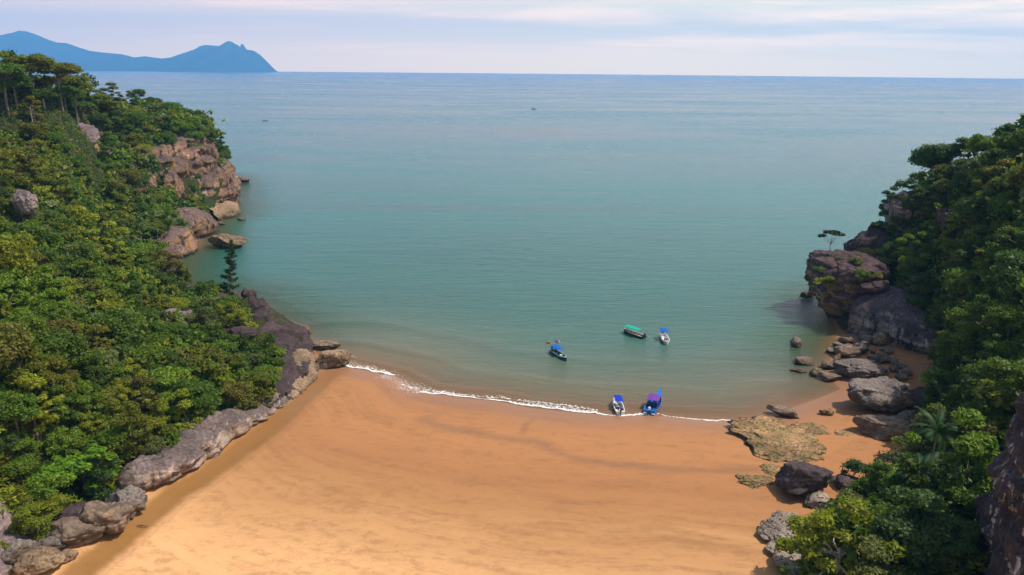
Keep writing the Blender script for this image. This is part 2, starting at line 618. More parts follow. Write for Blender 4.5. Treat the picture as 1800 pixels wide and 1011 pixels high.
for row in [(440, 522, 174), (475, 545, 170), (505, 563, 166), (538, 584, 163.5), (500, 590, 160), (528, 620, 152.5), (543, 650, 144), (512, 682, 137), (490, 700, 133)]:
    LC.append(tuple(P(*row) + np.array([0, 0, 0.4])))
for q in LEFT_FOOT:
    LC.append((q[0] - 2.2, q[1] - 0.5, 3.2))
RC = ctl([(2000, 180, 165), (2000, 400, 130), (2000, 700, 90), (1800, 246, 172), (1800, 300, 158), (1800, 400, 140), (1800, 500, 124), (1800, 600, 110), (1800, 680, 96), (1760, 262, 180), (1700, 272, 202), (1700, 350, 182), (1700, 430, 166), (1700, 500, 152), (1700, 600, 128), (1700, 700, 110),
          (1750, 780, 92), (1750, 850, 85), (1750, 950, 76), (1660, 280, 212), (1625, 300, 216), (1600, 350, 205), (1640, 420, 186), (1590, 420, 190), (1600, 520, 168),  (1640, 590, 150),
          (1680, 640, 132), (1660, 700, 116), (1650, 760, 105), (1600, 850, 88), (1600, 900, 82), (1500, 990, 76), (1480, 880, 92), (1540, 830, 98), (1430, 960, 82), (1600, 990, 72)], 5.5)
RC += [(80, 188, 3), (86, 194, 5), (84, 182, 3), (90, 186, 5), (92, 176, 8), (97, 196, 14), (93, 204, 9), (104, 207, 24), (150, 240, 34), (220, 280, 30), (460, 300, 30), (460, 100, 60), (250, 150, 60), (150, 220, 40), (180, 180, 52), (300, 250, 50),
       (112, 217, 6), (132, 232, 5), (165, 262, 4), (215, 296, 3), (140, 60, 44), (100, 20, 34), (200, 0, 45), (50, 20, 8), (60, -100, 10), (92, 160, 9), (78, 139, 3), (66, 122, 3)]
for q in RIGHT_FOOT[:6]:
    RC.append((q[0] + 2.2, q[1] - 0.8, 2.2))
ZL, ZR = RBF(LC), RBF(RC)


def rough_hill(q):
    p3 = np.column_stack([q[:, 0] / 14, q[:, 1] / 14, np.zeros(len(q))])
    return 1.6 * fbm(p3, 3, 5)


def zleft(q):
    q = np.atleast_2d(q)[:, :2]
    e = np.clip(seg_dist(q, LEFT_HILL, True) / 12, 0, 1)
    return ZL(q) + rough_hill(q) * e


def zright(q):
    q = np.atleast_2d(q)[:, :2]
    e = np.clip(seg_dist(q, RIGHT_HILL, True) / 12, 0, 1)
    return ZR(q) + rough_hill(q) * e


def hill(name, poly, zf, x0, x1, y0, y1, step, label):
    xs = np.arange(x0, x1 + .1, step)
    ys = np.arange(y0, y1 + .1, step)
    X, Y = np.meshgrid(xs, ys)
    q = np.column_stack([X.ravel(), Y.ravel()])
    ins = inside(q, poly)
    z = zf(q)
    fc = grid_faces(len(ys), len(xs))
    keep = ins[fc].all(1)
    fc = fc[keep]
    used = np.unique(fc)
    mp = np.full(len(q), -1)
    mp[used] = np.arange(len(used))
    me = mesh_np(name, np.column_stack([q, z])[used], mp[fc], M['soil'], True)
    o = obj(name, me)
    tag(o, label, None, None, 'structure')
    return o


hill('hillside', LEFT_HILL, zleft, -460, -30, -120, 492, 2.0, 'jungle covered hillside left of the beach')
hill('hillside', RIGHT_HILL, zright, 28, 460, -120, 336, 2.0, 'jungle covered hillside right of the beach')

# ------------------------------------------------------------------ sand
def nonuni(a, b, fine0, fine1, st, growth=1.25):
    c = list(np.arange(fine0, fine1 + 1e-6, st))
    s, x = st, fine1
    while x < b:
        s *= growth
        x += s
        c.append(min(x, b))
    s, x = st, fine0
    while x > a:
        s *= growth
        x -= s
        c.insert(0, max(x, a))
    return np.array(c)


xs = nonuni(-500, 500, -75, 98, 0.55)
ys = nonuni(-150, 560, 70, 185, 0.55)
X, Y = np.meshgrid(xs, ys)
q = np.column_stack([X.ravel(), Y.ravel()])
zb, sd, sbd = zbeach(q)
q3 = np.column_stack([q, np.zeros(len(q))])
near = (np.abs(q[:, 0]) < 100) & (q[:, 1] > 50) & (q[:, 1] < 190)
rip = np.zeros(len(q))
qq = q3[near]
rip[near] = 0.05 * fbm(qq * np.array([0.12, 0.3, 1]), 3, 31) + 0.10 * fbm(qq * 0.05, 2, 33)
zb = zb + rip * np.clip(sd / 4, 0, 1)
STREAM = gls((110, 1040), (150, 995), (215, 945), (262, 905), (300, 872), (350, 842), (410, 800), (470, 757), (520, 712), (558, 676), (585, 652))
RUNNEL = gls((742, 737), (790, 752), (850, 763), (900, 772), (945, 775), (968, 790), (1010, 806), (1080, 818), (1160, 824), (1240, 827), (1325, 828))
SPUR = gls((918, 762), (922, 748), (935, 738))
ds_ = seg_dist(q, STREAM)
dr_ = np.minimum(seg_dist(q, RUNNEL), seg_dist(q, SPUR) * 2.4)
# the runnel is a shallow dip in the sand, the stream a shallow channel
zb = zb - 0.10 * np.exp(-(dr_ / 1.3) ** 2) - 0.22 * np.exp(-(ds_ / 2.6) ** 2)
# landward bank of the runnel stands a few centimetres higher on its seaward side
me = mesh_np('beach', np.column_stack([q, zb]), grid_faces(len(ys), len(xs)), None, True)
attr(me, 'shore', sd)
attr(me, 'runnel', dr_)
attr(me, 'stream', ds_)
left_edge = np.clip(1 - seg_dist(q, LEFT_FOOT) / 40, 0, 1)
beach = tag(obj('beach', me), 'orange sand beach between two rocky headlands', kind='structure')


def zsand(p):
    return float(zbeach(np.array([[p[0], p[1]]]))[0][0])


m, t, out = newmat('sand')
p = wpos(t)
sh = N(t, 'ShaderNodeAttribute', attribute_name='shore').outputs['Fac']
ru = N(t, 'ShaderNodeAttribute', attribute_name='runnel').outputs['Fac']
sr = N(t, 'ShaderNodeAttribute', attribute_name='stream').outputs['Fac']
big = noise(t, mapping(t, p, (0.018, 0.045, 1)), 1.0, 6, 0.6, 0.5)
wpn = N(t, 'ShaderNodeTexNoise')
L(t, p, wpn.inputs['Vector'])
wpn.inputs['Scale'].default_value = 0.022
wpn.inputs['Detail'].default_value = 2
wsc = N(t, 'ShaderNodeVectorMath', operation='SCALE')
L(t, wpn.outputs['Color'], wsc.inputs[0])
wsc.inputs['Scale'].default_value = 26.0
wad = N(t, 'ShaderNodeVectorMath', operation='ADD')
L(t, p, wad.inputs[0])
L(t, wsc.outputs[0], wad.inputs[1])
pxy = N(t, 'ShaderNodeSeparateXYZ')
L(t, wad.outputs[0], pxy.inputs[0])
alng = N(t, 'ShaderNodeCombineXYZ')
L(t, mth(t, 'MULTIPLY', pxy.outputs[0], 0.045), alng.inputs[0])
L(t, mth(t, 'MULTIPLY', mth(t, 'ADD', sh, mth(t, 'MULTIPLY', pxy.outputs[1], 0.25)), 0.42), alng.inputs[1])
strk = noise(t, alng.outputs[0], 1.0, 9, 0.72, 0.35)
mott = noise(t, mapping(t, p, (0.5, 0.8, 1)), 1.0, 6, 0.72, 0.4)
lowp = noise(t, mapping(t, p, (0.03, 0.05, 1)), 1.0, 4, 0.6, 0.5)
mid = noise(t, mapping(t, p, (0.16, 0.30, 1)), 1.0, 8, 0.68, 0.8)
spk = noise(t, mapping(t, p, (1.5, 1.5, 1)), 1.0, 6, 0.7)
fin = noise(t, p, 9.0, 4, 0.7)
wv = mth(t, 'ADD', sh, mth(t, 'MULTIPLY', mth(t, 'SUBTRACT', big, 0.5), 26.0))
c = ramp(t, mth(t, 'DIVIDE', wv, 60.0), [(0.0, (0.331, 0.152, 0.068)), (0.10, (0.396, 0.175, 0.069)), (0.25, (0.431, 0.191, 0.071)), (0.48, (0.380, 0.165, 0.062)), (0.66, (0.423, 0.202, 0.076)), (0.85, (0.606, 0.317, 0.132)), (1.0, (0.722, 0.384, 0.165))])
c = mix(t, mth(t, 'MULTIPLY', mth(t, 'MULTIPLY', sstep(t, strk, 0.44, 0.66), sstep(t, lowp, 0.34, 0.66)), 0.42), c, (0.235, 0.10, 0.038))
c = mix(t, mth(t, 'MULTIPLY', mth(t, 'MULTIPLY', sstep(t, mott, 0.44, 0.64), sstep(t, strk, 0.36, 0.56)), 0.40), c, (0.25, 0.115, 0.05))
c = mix(t, mth(t, 'MULTIPLY', sstep(t, mth(t, 'MULTIPLY', spk, mth(t, 'ADD', mid, 0.5)), 0.70, 0.80), 0.5), c, (0.18, 0.085, 0.045))
# dark heavy-mineral line along the runnel, and wet sand in the stream bed
rn = mth(t, 'ADD', ru, mth(t, 'MULTIPLY', mth(t, 'SUBTRACT', mid, 0.5), 5.0))
c = mix(t, mth(t, 'MULTIPLY', mth(t, 'SUBTRACT', 1.0, sstep(t, rn, -0.2, 2.4)), 0.5), c, (0.20, 0.105, 0.06))
sn = mth(t, 'ADD', sr, mth(t, 'MULTIPLY', mth(t, 'SUBTRACT', mid, 0.5), 2.2))
swet = mth(t, 'SUBTRACT', 1.0, sstep(t, sn, 1.2, 3.4))
c = mix(t, mth(t, 'MULTIPLY', swet, 0.85), c, (0.25, 0.115, 0.028))
edge = mth(t, 'SUBTRACT', 1.0, sstep(t, mth(t, 'ABSOLUTE', mth(t, 'SUBTRACT', sn, 3.2)), 0.0, 0.5))
c = mix(t, mth(t, 'MULTIPLY', edge, 0.22), c, (0.22, 0.10, 0.035))
wet = mth(t, 'SUBTRACT', 1.0, sstep(t, mth(t, 'ADD', sh, mth(t, 'MULTIPLY', mth(t, 'SUBTRACT', mid, 0.5), 6.0)), 1.0, 10.0))
c = mix(t, mth(t, 'MULTIPLY', wet, 0.75), c, (0.30, 0.145, 0.075))
c = mix(t, 1.0, c, ramp(t, fin, [(0.3, 0.86), (0.7, 1.12)]), 'MULTIPLY')
rgh = mth(t, 'SUBTRACT', 0.9, mth(t, 'MULTIPLY', mth(t, 'MAXIMUM', wet, swet), 0.5))
hh = mth(t, 'ADD', mth(t, 'MULTIPLY', mid, 0.5), mth(t, 'MULTIPLY', spk, 0.25))
L(t, princ(t, c, rgh, 0.25, bump(t, hh, 0.25, 0.25)).outputs[0], out.inputs[0])
beach.data.materials.append(m)
M['sand'] = m

# ------------------------------------------------------------------ sea
ang = np.radians(np.concatenate([np.arange(-105, -36, 1.5), np.arange(-36, 36.01, 0.13), np.arange(37.5, 106, 1.5)]))
rr = list(np.arange(60, 118, 4.0)) + list(np.arange(118, 200, 0.8))
r = 200.0
while r < 16400:
    rr.append(r)
    r *= 1.028
    if r - rr[-1] < 0.8:
        r = rr[-1] + 0.8
rr.append(16400.0)
rr = np.array(rr)
A, Rr = np.meshgrid(ang, rr)
q = np.column_stack([(Rr * np.sin(A)).ravel(), (Rr * np.cos(A)).ravel()])
sea_s = -seg_dist(q, LAND, True) * np.where(inside(q, LAND), 1, -1)     # >0 off the land
sea_b = seg_dist(q, BEACH_SHORE[:-2])
q3 = np.column_stack([q, np.zeros(len(q))])
w1 = 0.5 + 0.5 * vn(q3 * np.array([0.03, 0.02, 1]) + 3.3, 3)
w2 = 0.5 + 0.5 * vn(q3 * np.array([0.025, 0.02, 1]) + 9.1, 4)
swell = 0.20 * w1 * np.exp(-((sea_b - 3.2 - 2.0 * w2) / 0.9) ** 2) + 0.30 * w2 * np.exp(-((sea_b - 11 - 4 * w1) / 1.8) ** 2) + 0.22 * w1 * np.exp(-((sea_b - 25 - 5 * w2) / 2.6) ** 2)
swell *= 1.7 * np.clip(sea_s / 2, 0, 1) * np.clip((60 - sea_b) / 20, 0, 1)
me = mesh_np('sea', np.column_stack([q, swell]), grid_faces(len(rr), len(ang)), None, True)
attr(me, 'depth', sea_s)
attr(me, 'beachd', sea_b)
attr(me, 'far', np.hypot(q[:, 0], q[:, 1]))
m, t, out = newmat('sea_water')
p = wpos(t)
dp = N(t, 'ShaderNodeAttribute', attribute_name='depth').outputs['Fac']
bd = N(t, 'ShaderNodeAttribute', attribute_name='beachd').outputs['Fac']
fr = N(t, 'ShaderNodeAttribute', attribute_name='far').outputs['Fac']
pl = noise(t, mapping(t, p, (0.02, 0.05, 1)), 1.0, 5, 0.6, 0.8)
pl2 = noise(t, mapping(t, p, (0.0022, 0.007, 1)), 1.0, 5, 0.58, 0.8)
bdn = mth(t, 'ADD', bd, mth(t, 'MULTIPLY', mth(t, 'SUBTRACT', pl, 0.5), mth(t, 'ADD', 3.0, mth(t, 'MULTIPLY', bd, 0.5))))
lg = mth(t, 'LOGARITHM', mth(t, 'MAXIMUM', mth(t, 'ADD', bdn, 1.0), 1.0), 10.0)
c = ramp(t, mth(t, 'DIVIDE', lg, 4.0), [(0.0, (0.29, 0.155, 0.075)), (0.18, (0.21, 0.14, 0.075)), (0.28, (0.135, 0.125, 0.072)), (0.36, (0.080, 0.118, 0.080)), (0.43, (0.038, 0.112, 0.086)), (0.50, (0.026, 0.118, 0.100)),
                                       (0.60, (0.030, 0.145, 0.138)), (0.68, (0.054, 0.150, 0.168)), (0.80, (0.056, 0.145, 0.185)), (1.0, (0.024, 0.095, 0.170))])
# green shallows against the rocks
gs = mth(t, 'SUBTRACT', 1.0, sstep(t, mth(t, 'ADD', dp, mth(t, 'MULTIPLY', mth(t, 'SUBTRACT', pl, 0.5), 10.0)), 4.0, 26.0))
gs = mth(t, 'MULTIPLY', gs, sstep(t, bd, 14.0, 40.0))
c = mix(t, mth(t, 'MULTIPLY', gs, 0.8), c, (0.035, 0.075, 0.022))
c = mix(t, 1.0, c, ramp(t, pl2, [(0.3, 0.62), (0.5, 1.0), (0.7, 1.25)]), 'MULTIPLY')
wa = noise(t, mapping(t, p, (0.25, 0.8, 1)), 1.0, 4, 0.62, 0.6)
wb = noise(t, mapping(t, p, (0.06, 0.2, 1)), 1.0, 3, 0.55, 0.3)
wc = noise(t, mapping(t, p, (1.4, 2.6, 1)), 1.0, 3, 0.6, 0.3)
h = mth(t, 'ADD', mth(t, 'MULTIPLY', wa, 0.55), mth(t, 'ADD', mth(t, 'MULTIPLY', wb, 0.9), mth(t, 'MULTIPLY', wc, 0.16)))
bn = bump(t, h, 0.55, 0.8)
wi = ramp(t, pl2, [(0.35, 0.17), (0.5, 0.22), (0.65, 0.30)])
b = princ(t, c, wi, 0.42, bn)
b.inputs['IOR'].default_value = 1.33
tr = N(t, 'ShaderNodeBsdfTransparent')
tr.inputs[0].default_value = (0.93, 0.95, 0.9, 1)
ms = N(t, 'ShaderNodeMixShader')
dpn = mth(t, 'ADD', dp, mth(t, 'MULTIPLY', mth(t, 'SUBTRACT', pl, 0.5), 3.0))
L(t, ramp(t, mth(t, 'DIVIDE', dpn, 20.0), [(0.0, 0.18), (0.2, 0.62), (0.5, 0.9), (1.0, 1.0)]), ms.inputs[0])
L(t, tr.outputs[0], ms.inputs[1])
L(t, b.outputs[0], ms.inputs[2])
L(t, ms.outputs[0], out.inputs[0])
me.materials.append(m)
tag(obj('sea', me), 'calm teal sea turning brown in the shallows', kind='structure')

# ------------------------------------------------------------------ far mountains across the bay
sky_px = [(-420, 122), (-300, 100), (-200, 78), (-120, 62), (-60, 68), (0, 62), (20, 58), (32, 54), (45, 55), (62, 60), (85, 70), (100, 75), (118, 76), (140, 84), (160, 90), (178, 92), (205, 95), (235, 101), (255, 99), (285, 103), (300, 101), (320, 94), (340, 88), (352, 81), (362, 79), (385, 81), (392, 77), (402, 72), (409, 74), (415, 82), (418, 87), (421, 86), (424, 77), (428, 78), (432, 87), (446, 89), (458, 97), (470, 109), (479, 118), (485, 124)]
Ym = 13600.0
us = np.arange(-420, 487, 1.5)
vs = np.interp(us, [a for a, _ in sky_px], [b for _, b in sky_px])
ridge = np.array([P(u, v, Ym) for u, v in zip(us, vs)])
nr = 25
V = []
for k in range(nr):
    a = k / (nr - 1) * 2 - 1                       # -1 front foot, 0 ridge, 1 rear foot
    prof = (1 - abs(a)) ** 1.15
    for i, rp in enumerate(ridge):
        dep = 1900 * a * min(1.0, 0.06 + (len(ridge) - 1 - i) / 60.0)
        z = max(rp[2], 4.0)
        gul = 0.13 * z * math.sin(i * 0.08 + 1.7 * math.sin(i * 0.025)) * math.sin(abs(a) * math.pi)
        V.append((rp[0], rp[1] + dep, z * prof + gul - (3 if abs(a) == 1 else 0)))
V = np.array(V)
V[:, 2] += np.where(np.abs(V[:, 1] - Ym) > 30, 0.16 * np.maximum(V[:, 2], 0) * (fbm(V / 420.0, 4, 8) - 0.35), 0)
m, t, out = newmat('far_forest')
n1 = noise(t, wpos(t), 0.006, 8, 0.65)
L(t, princ(t, ramp(t, n1, [(0.3, (0.02, 0.035, 0.02)), (0.7, (0.055, 0.075, 0.035))]), 0.95, 0.05).outputs[0], out.inputs[0])
tag(obj('mountains', mesh_np('mountains', V, grid_faces(nr, len(us)), m, True)), 'forested mountain range across the bay, blue with haze', kind='structure')

# ------------------------------------------------------------------ cliffs
def cliff(name, label, ctrl, mat, side=1, seed=0, ds=0.5, bulge=0.6, notch=0.5, amp=0.7, strata=0.35, cap=5.0, caprise=0.25, z0=-0.8, fr=1.0, blocks=0.5):
    """CTRL rows: x, y, height, lean-back of the top. SIDE=1: the face looks to the right of the walking direction."""
    c, s = resample(np.array(ctrl, float), ds)
    tan = np.gradient(c[:, :2], axis=0)
    kk = np.ones(9) / 9
    if len(c) > 20:
        tp = np.pad(tan, ((4, 4), (0, 0)), 'edge')
        tan = np.stack([np.convolve(tp[:, k], kk, 'valid') for k in (0, 1)], 1)
    tan /= np.linalg.norm(tan, axis=1)[:, None] + 1e-9
    nrm = np.column_stack([tan[:, 1], -tan[:, 0]]) * side
    hm = c[:, 2].max()
    nt = max(8, int((hm - z0) / ds) + 1)
    ncap = max(4, int(cap / ds / 1.5))
    rows, outv = [], []
    zg = zbeach(c[:, :2])[0]
    for k in range(nt):
        tt = k / (nt - 1)
        z = (zg + z0) + (c[:, 2] - zg - z0) * tt
        off = bulge * math.sin(math.pi * min(1, tt ** 0.85)) - c[:, 3] * tt ** 1.6 - notch * math.exp(-((tt - 0.16) / 0.07) ** 2) + notch * 0.7 * math.exp(-(tt / 0.08) ** 2)
        if tt > 0.8:
            off = off - 0.8 * ((tt - 0.8) / 0.2) ** 2
        rows.append(np.column_stack([c[:, :2] + nrm * np.asarray(off).reshape(-1, 1), z]))
        outv.append(np.column_stack([nrm, np.zeros(len(c))]))
    last = rows[-1]
    for k in range(1, ncap + 1):
        a = k / ncap
        rows.append(last + np.column_stack([-nrm * cap * a, np.full(len(c), cap * caprise * a - 0.8 * a ** 3)]))
        outv.append(np.column_stack([-0.3 * nrm, np.full(len(c), 0.6)]))
    V = np.concatenate(rows)
    O = np.concatenate(outv)
    d = amp * fbm(V * np.array([0.16, 0.16, 0.22]) * fr, 4, seed)
    wob = 0.5 * vn(V * 0.12 * fr, seed + 5)
    zs = (V[:, 2] + wob * 2) * 0.8 * fr
    st = vn(np.column_stack([V[:, 0] * 0.05, V[:, 1] * 0.05, zs]), seed + 9)
    d = d + strata * np.sign(st) * np.abs(st) ** 0.5
    w1, w2, cid = worley(V * np.array([0.22, 0.22, 0.34]) * fr, seed + 20)
    d = d + 0.55 * amp * (np.abs(vn(V * 0.42 * fr, seed + 31)) ** 0.7 - 0.35) + 0.3 * amp * (np.abs(vn(V * 1.1 * fr, seed + 33)) ** 0.7 - 0.35)
    d = d + blocks * (cid - 0.5) * 1.2 - blocks * 0.8 * np.exp(-((w2 - w1) / 0.07) ** 2)
    d = d + 0.13 / fr * fbm(V * 0.9 * fr, 3, seed + 11)
    V = V + O * d[:, None] / 1.0
    me = mesh_np(name, V, grid_faces(len(rows), len(c)), mat, False)
    o = obj(name, me)
    return tag(o, label, 'cliff')


def fp(u, v, h, lean):
    g = Gs(u, v)
    return (g[0], g[1], h, lean)


SHOWROCK = []     # (xy, radius): bare rock, nothing grows here


def bare(u, v, Y, r):
    q = P(u, v, Y)
    SHOWROCK.append((q[0], q[1], r))


# overhanging wall along the beach, foot of the left hill
cliff('rock_wall', 'long pale weathered rock wall with an undercut foot between the jungle and the beach',
      [fp(200, 868, 5.3, 1.6), fp(215, 872, 6.4, 1.2), fp(268, 868, 6.2, 1.0), fp(304, 853, 5.8, 1.0), fp(339, 829, 5.3, 1.3), fp(375, 800, 5.5, 1.6), fp(404, 776, 6.0, 1.6), fp(430, 764, 4.4, 1.6), fp(461, 746, 3.7, 2.0), fp(482, 726, 3.4, 2.4), fp(507, 706, 3.9, 3.5)],
      M['wall'], 1, 3, 0.3, 1.0, 0.9, 0.6, 0.6, 3, 0.15, -0.5, 0.9, 0.65)
# bare dark slabs of the promontory
cliff('rock_slab', 'bare dark purple rock slab of the promontory with white streaks, sloping to the sea',
      [fp(500, 712, 3.0, 3.0), fp(540, 678, 3.2, 4.0), fp(556, 658, 3.4, 4.5), fp(552, 635, 3.6, 5.0), fp(547, 610, 3.4, 5.0), fp(545, 592, 2.6, 4.0), (-50, 170.5, 2.6, 2), (-58, 179.5, 3, 2), (-66, 189.5, 3.2, 2), (-73, 198, 3, 2)],
      M['slab'], 1, 8, 0.45, 0.5, 0.1, 0.6, 0.22, 5, 0.12, -0.8, 1.0, 0.55)
# tan apron at the slab's foot
cliff('rock_apron', 'pitted tan rock apron at the foot of the dark slab, on the sand',
      [fp(478, 736, 1.6, 1.4), fp(507, 706, 2.0, 1.6), fp(536, 684, 2.4, 2.2), fp(559, 664, 2.7, 2.4), fp(557, 640, 2.8, 2.2), fp(549, 618, 2.4, 2.0), fp(546, 600, 2.0, 2.0)],
      M['tan'], 1, 12, 0.35, 0.5, 0.35, 0.35, 0.2, 3, 0.1, -0.5, 1.6, 0.25)
cliff('rock_ledge', 'low tan rock ledge at the water on the seaward tip of the promontory',
      [fp(547, 588, 1.6, 1.5), fp(545, 579, 1.5, 1.5), fp(530, 574, 1.8, 1.5), fp(516, 572, 1.6, 1.5)],
      M['tan'], 1, 14, 0.4, 0.5, 0.3, 0.5, 0.25, 4, 0.1, -0.8, 1.3, 0.4)
# headland cliff
cliff('headland_cliff', 'tall tan and grey sea cliff of the headland with dark streaks and orange patches',
      [(-123, 252, 9, 4), (-130, 264, 17, 5), (-136, 280, 24, 5), (-136.5, 294, 28, 5), (-132, 306, 30.5, 6), (-123, 317, 31.5, 8), (-119.5, 328, 31, 8), (-122, 338, 30, 7), (-128, 352, 28, 7), (-137, 375, 23, 7), (-150, 410, 15, 6), (-163, 436, 9, 6)],
      M['cliff'], 1, 21, 0.7, 2.2, 1.4, 1.9, 1.0, 14, 0.28, -1.5, 0.5, 1.8)
cliff('rock_terrace', 'layered tan rock terrace at the waterline under the headland cliff',
      [(-119.5, 306, 4.6, 3), (-117, 314, 5.5, 3.4), (-116.5, 322, 5.6, 3.4), (-118, 330, 5.0, 3.4), (-123, 341, 3.6, 3.4), (-130, 352, 2.4, 3)],
      M['tan'], 1, 24, 0.6, 0.8, 0.6, 0.9, 0.6, 6, 0.12, -1.2, 0.8, 0.9)
cliff('rock_buttress', 'rounded grey brown rock buttress rising from the cove beside the terrace',
      [(-117.5, 268, 5.5, 4.0), (-112.5, 277, 8.0, 4.0), (-111.5, 284, 8.6, 4), (-114, 292, 7.6, 4.0), (-118.5, 300, 6.2, 4.5)],
      M['cliff'], 1, 27, 0.6, 1.2, 0.6, 1.2, 0.5, 6, 0.3, -1.2, 0.7, 1.1)
cliff('rock_buttress', 'squat block of cracked tan rock at the inner end of the cove',
      [(-114, 238, 4.5, 2.5), (-109.5, 244, 7.2, 2.5), (-107.5, 251, 8.4, 2.0), (-108.5, 258, 8.0, 2.0), (-112.5, 264, 6.0, 3)],
      M['cliff'], 1, 30, 0.55, 1.2, 0.6, 0.9, 0.5, 5, 0.2, -1.2, 0.8, 1.0)
cliff('rock_bank', 'low dark rock bank below the bushes on the cove shore',
      [(-84, 206, 2.2, 2), (-93, 207.5, 2.4, 2), (-102, 218, 3, 2), (-106, 230, 3.5, 2.5), (-112, 240, 4, 3)],
      M['slab'], 1, 33, 0.6, 0.5, 0.3, 0.7, 0.3, 4, 0.1, -1.0, 1.0, 0.6)
# lower left ledges at the frame corner
cliff('rock_ledge', 'layered purple rock ledge above the boulders in the lower corner of the beach',
      [fp(-40, 1060, 5.5, 1.6), fp(10, 1020, 6.0, 1.6), fp(45, 992, 5.4, 1.6), fp(75, 972, 4.4, 1.4), fp(100, 955, 3.0, 1.4)],
      M['ledge'], 1, 36, 0.3, 0.5, 0.4, 0.4, 0.4, 2.5, 0.25, -0.5, 1.4, 0.5)
cliff('rock_outcrop', 'smooth pale purple rock face under yellow bushes at the frame edge',
      [fp(-50, 1010, 9.5, 1.8), fp(-10, 985, 9.8, 1.8), fp(25, 962, 9.2, 1.8), fp(60, 945, 6.5, 1.8)],
      M['ledge'], 1, 38, 0.4, 0.4, 0.2, 0.4, 0.15, 3, 0.2, 1.2, 1.2, 0.2)
# right side
cliff('streaked_cliff', 'rounded cliff with black and white vertical streaks above the small cove of sand',
      [(80, 175, 9, 4.0), (83.5, 171, 10.5, 3.0), (85.5, 166, 10.5, 2.8), (88, 161, 9.6, 3.5), (91, 156.5, 8.2, 4.0), (95, 153, 7.0, 4.5), (99, 150, 6, 4)],
      M['streaky'], 1, 41, 0.5, 1.9, 0.9, 0.8, 0.25, 6, 0.35, -0.3, 0.8, 0.5)
cliff('corner_cliff', 'towering dark cliff with pale swirled bands at the lower corner of the frame',
      [(66, 84, 14, 2.0), (60, 81, 23, 1.5), (54, 76.5, 27.5, 1.0), (50, 71, 29.5, 0.8), (47.6, 65, 31, 0.6), (46.2, 58, 33, 0.6), (45, 45, 36, 0.6), (43, 20, 38, 0.6)],
      M['corner'], 1, 45, 0.4, 0.4, 0.3, 0.8, 0.5, 14, 0.3, 2.0, 0.9, 0.7)

# ------------------------------------------------------------------ boulders
ICO = {}


def ico(n):
    if n not in ICO:
        bm = bmesh.new()
        bmesh.ops.create_icosphere(bm, subdivisions=n, radius=1.0)
        bm.verts.ensure_lookup_table()
        ICO[n] = (np.array([v.co[:] for v in bm.verts]), np.array([[v.index for v in f.verts] for f in bm.faces]))
        bm.free()
    return ICO[n]


def rock_mesh(name, dims, seed, mat, sub=4, planes=9, rough=0.12, flat=0.0, strata=0.0, depth=0.28, cr=0.05):
    V, Fc = ico(sub)
    V = V.copy()
    rg = np.random.default_rng(seed)
    for k in range(planes):
        n = rg.normal(size=3)
        n /= np.linalg.norm(n)
        d = rg.uniform(1 - depth * 1.5, 1 - depth * 0.3)
        e = V @ n - d
        V -= np.where(e > 0, e * 0.92, 0)[:, None] * n
    if flat:
        V[:, 2] = np.where(V[:, 2] > flat, flat + (V[:, 2] - flat) * 0.18, V[:, 2])
    rad = V / (np.linalg.norm(V, axis=1)[:, None] + 1e-9)
    dm = np.array(dims) / 2
    Wd = V * dm
    k = 1.0 / max(0.5, dm.max())
    d = rough * fbm(V * 1.7 + seed, 4, seed)
    d += rough * 0.6 * fbm(Wd * 0.9 + seed * 3.1, 3, seed + 3)
    d += 0.10 * (np.abs(vn(V * 1.9 + seed * 2.7, seed + 41)) ** 0.7 - 0.35) + 0.05 * (np.abs(vn(V * 4.6 + seed, seed + 43)) ** 0.7 - 0.35)
    if strata:
        s = vn(np.column_stack([V[:, 0] * 0.4, V[:, 1] * 0.4, Wd[:, 2] * 1.1 + 0.4 * V[:, 0]]) + seed, seed + 7)
        d += strata * np.sign(s) * np.abs(s) ** 0.5
    w1, w2, cid = worley(V * 1.15 + seed * 1.3, seed + 2)
    d += cr * (cid - 0.5) * 1.6 - cr * 1.6 * np.exp(-((w2 - w1) / 0.08) ** 2)
    V = V * (1 + d[:, None])
    V = V * dm
    zmin = V[:, 2].min()
    V[:, 2] += -zmin - dims[2] * 0.12
    return mesh_np(name, V, Fc, mat, sub <= 3)


def boulder(name, label, cat, u, v, w, h, mat, seed, rot=0.0, asp=0.8, minh=0.3, sub=4, z=None, group=None, Y=None, hm=None, **kw):
    """A rock whose front foot stands where the picture's (u, v) meets the ground."""
    g = Gs(u, v) if Y is None else P(u, v, Y)
    if Y is None:
        gz = max(zsand(g), -0.25)
    else:
        gz = g[2] if z is None else z
    dist = np.linalg.norm(g - CAM)
    mpp = dist / F
    dep = math.asin((CAMH - g[2]) / dist)
    W = w * mpp
    D = W * asp
    Hh = max(minh * W, (h * mpp - D * 0.75 * math.sin(dep)) / math.cos(dep))
    if hm:
        Hh = hm
        gz -= 0.12 * hm + (0.10 if hm < 1 else 0)
    me = rock_mesh(name, (W, D, Hh * 1.14), seed, mat, sub, **kw)
    fwd = np.array([g[0], g[1]]) / np.hypot(g[0], g[1])
    o = obj(name, me, None, (g[0] + fwd[0] * D * 0.45, g[1] + fwd[1] * D * 0.45, gz))
    o.rotation_euler = (0, 0, rot)
    return tag(o, label, cat, group)


B = boulder
BR = 'boulders at the rocky end of the beach'
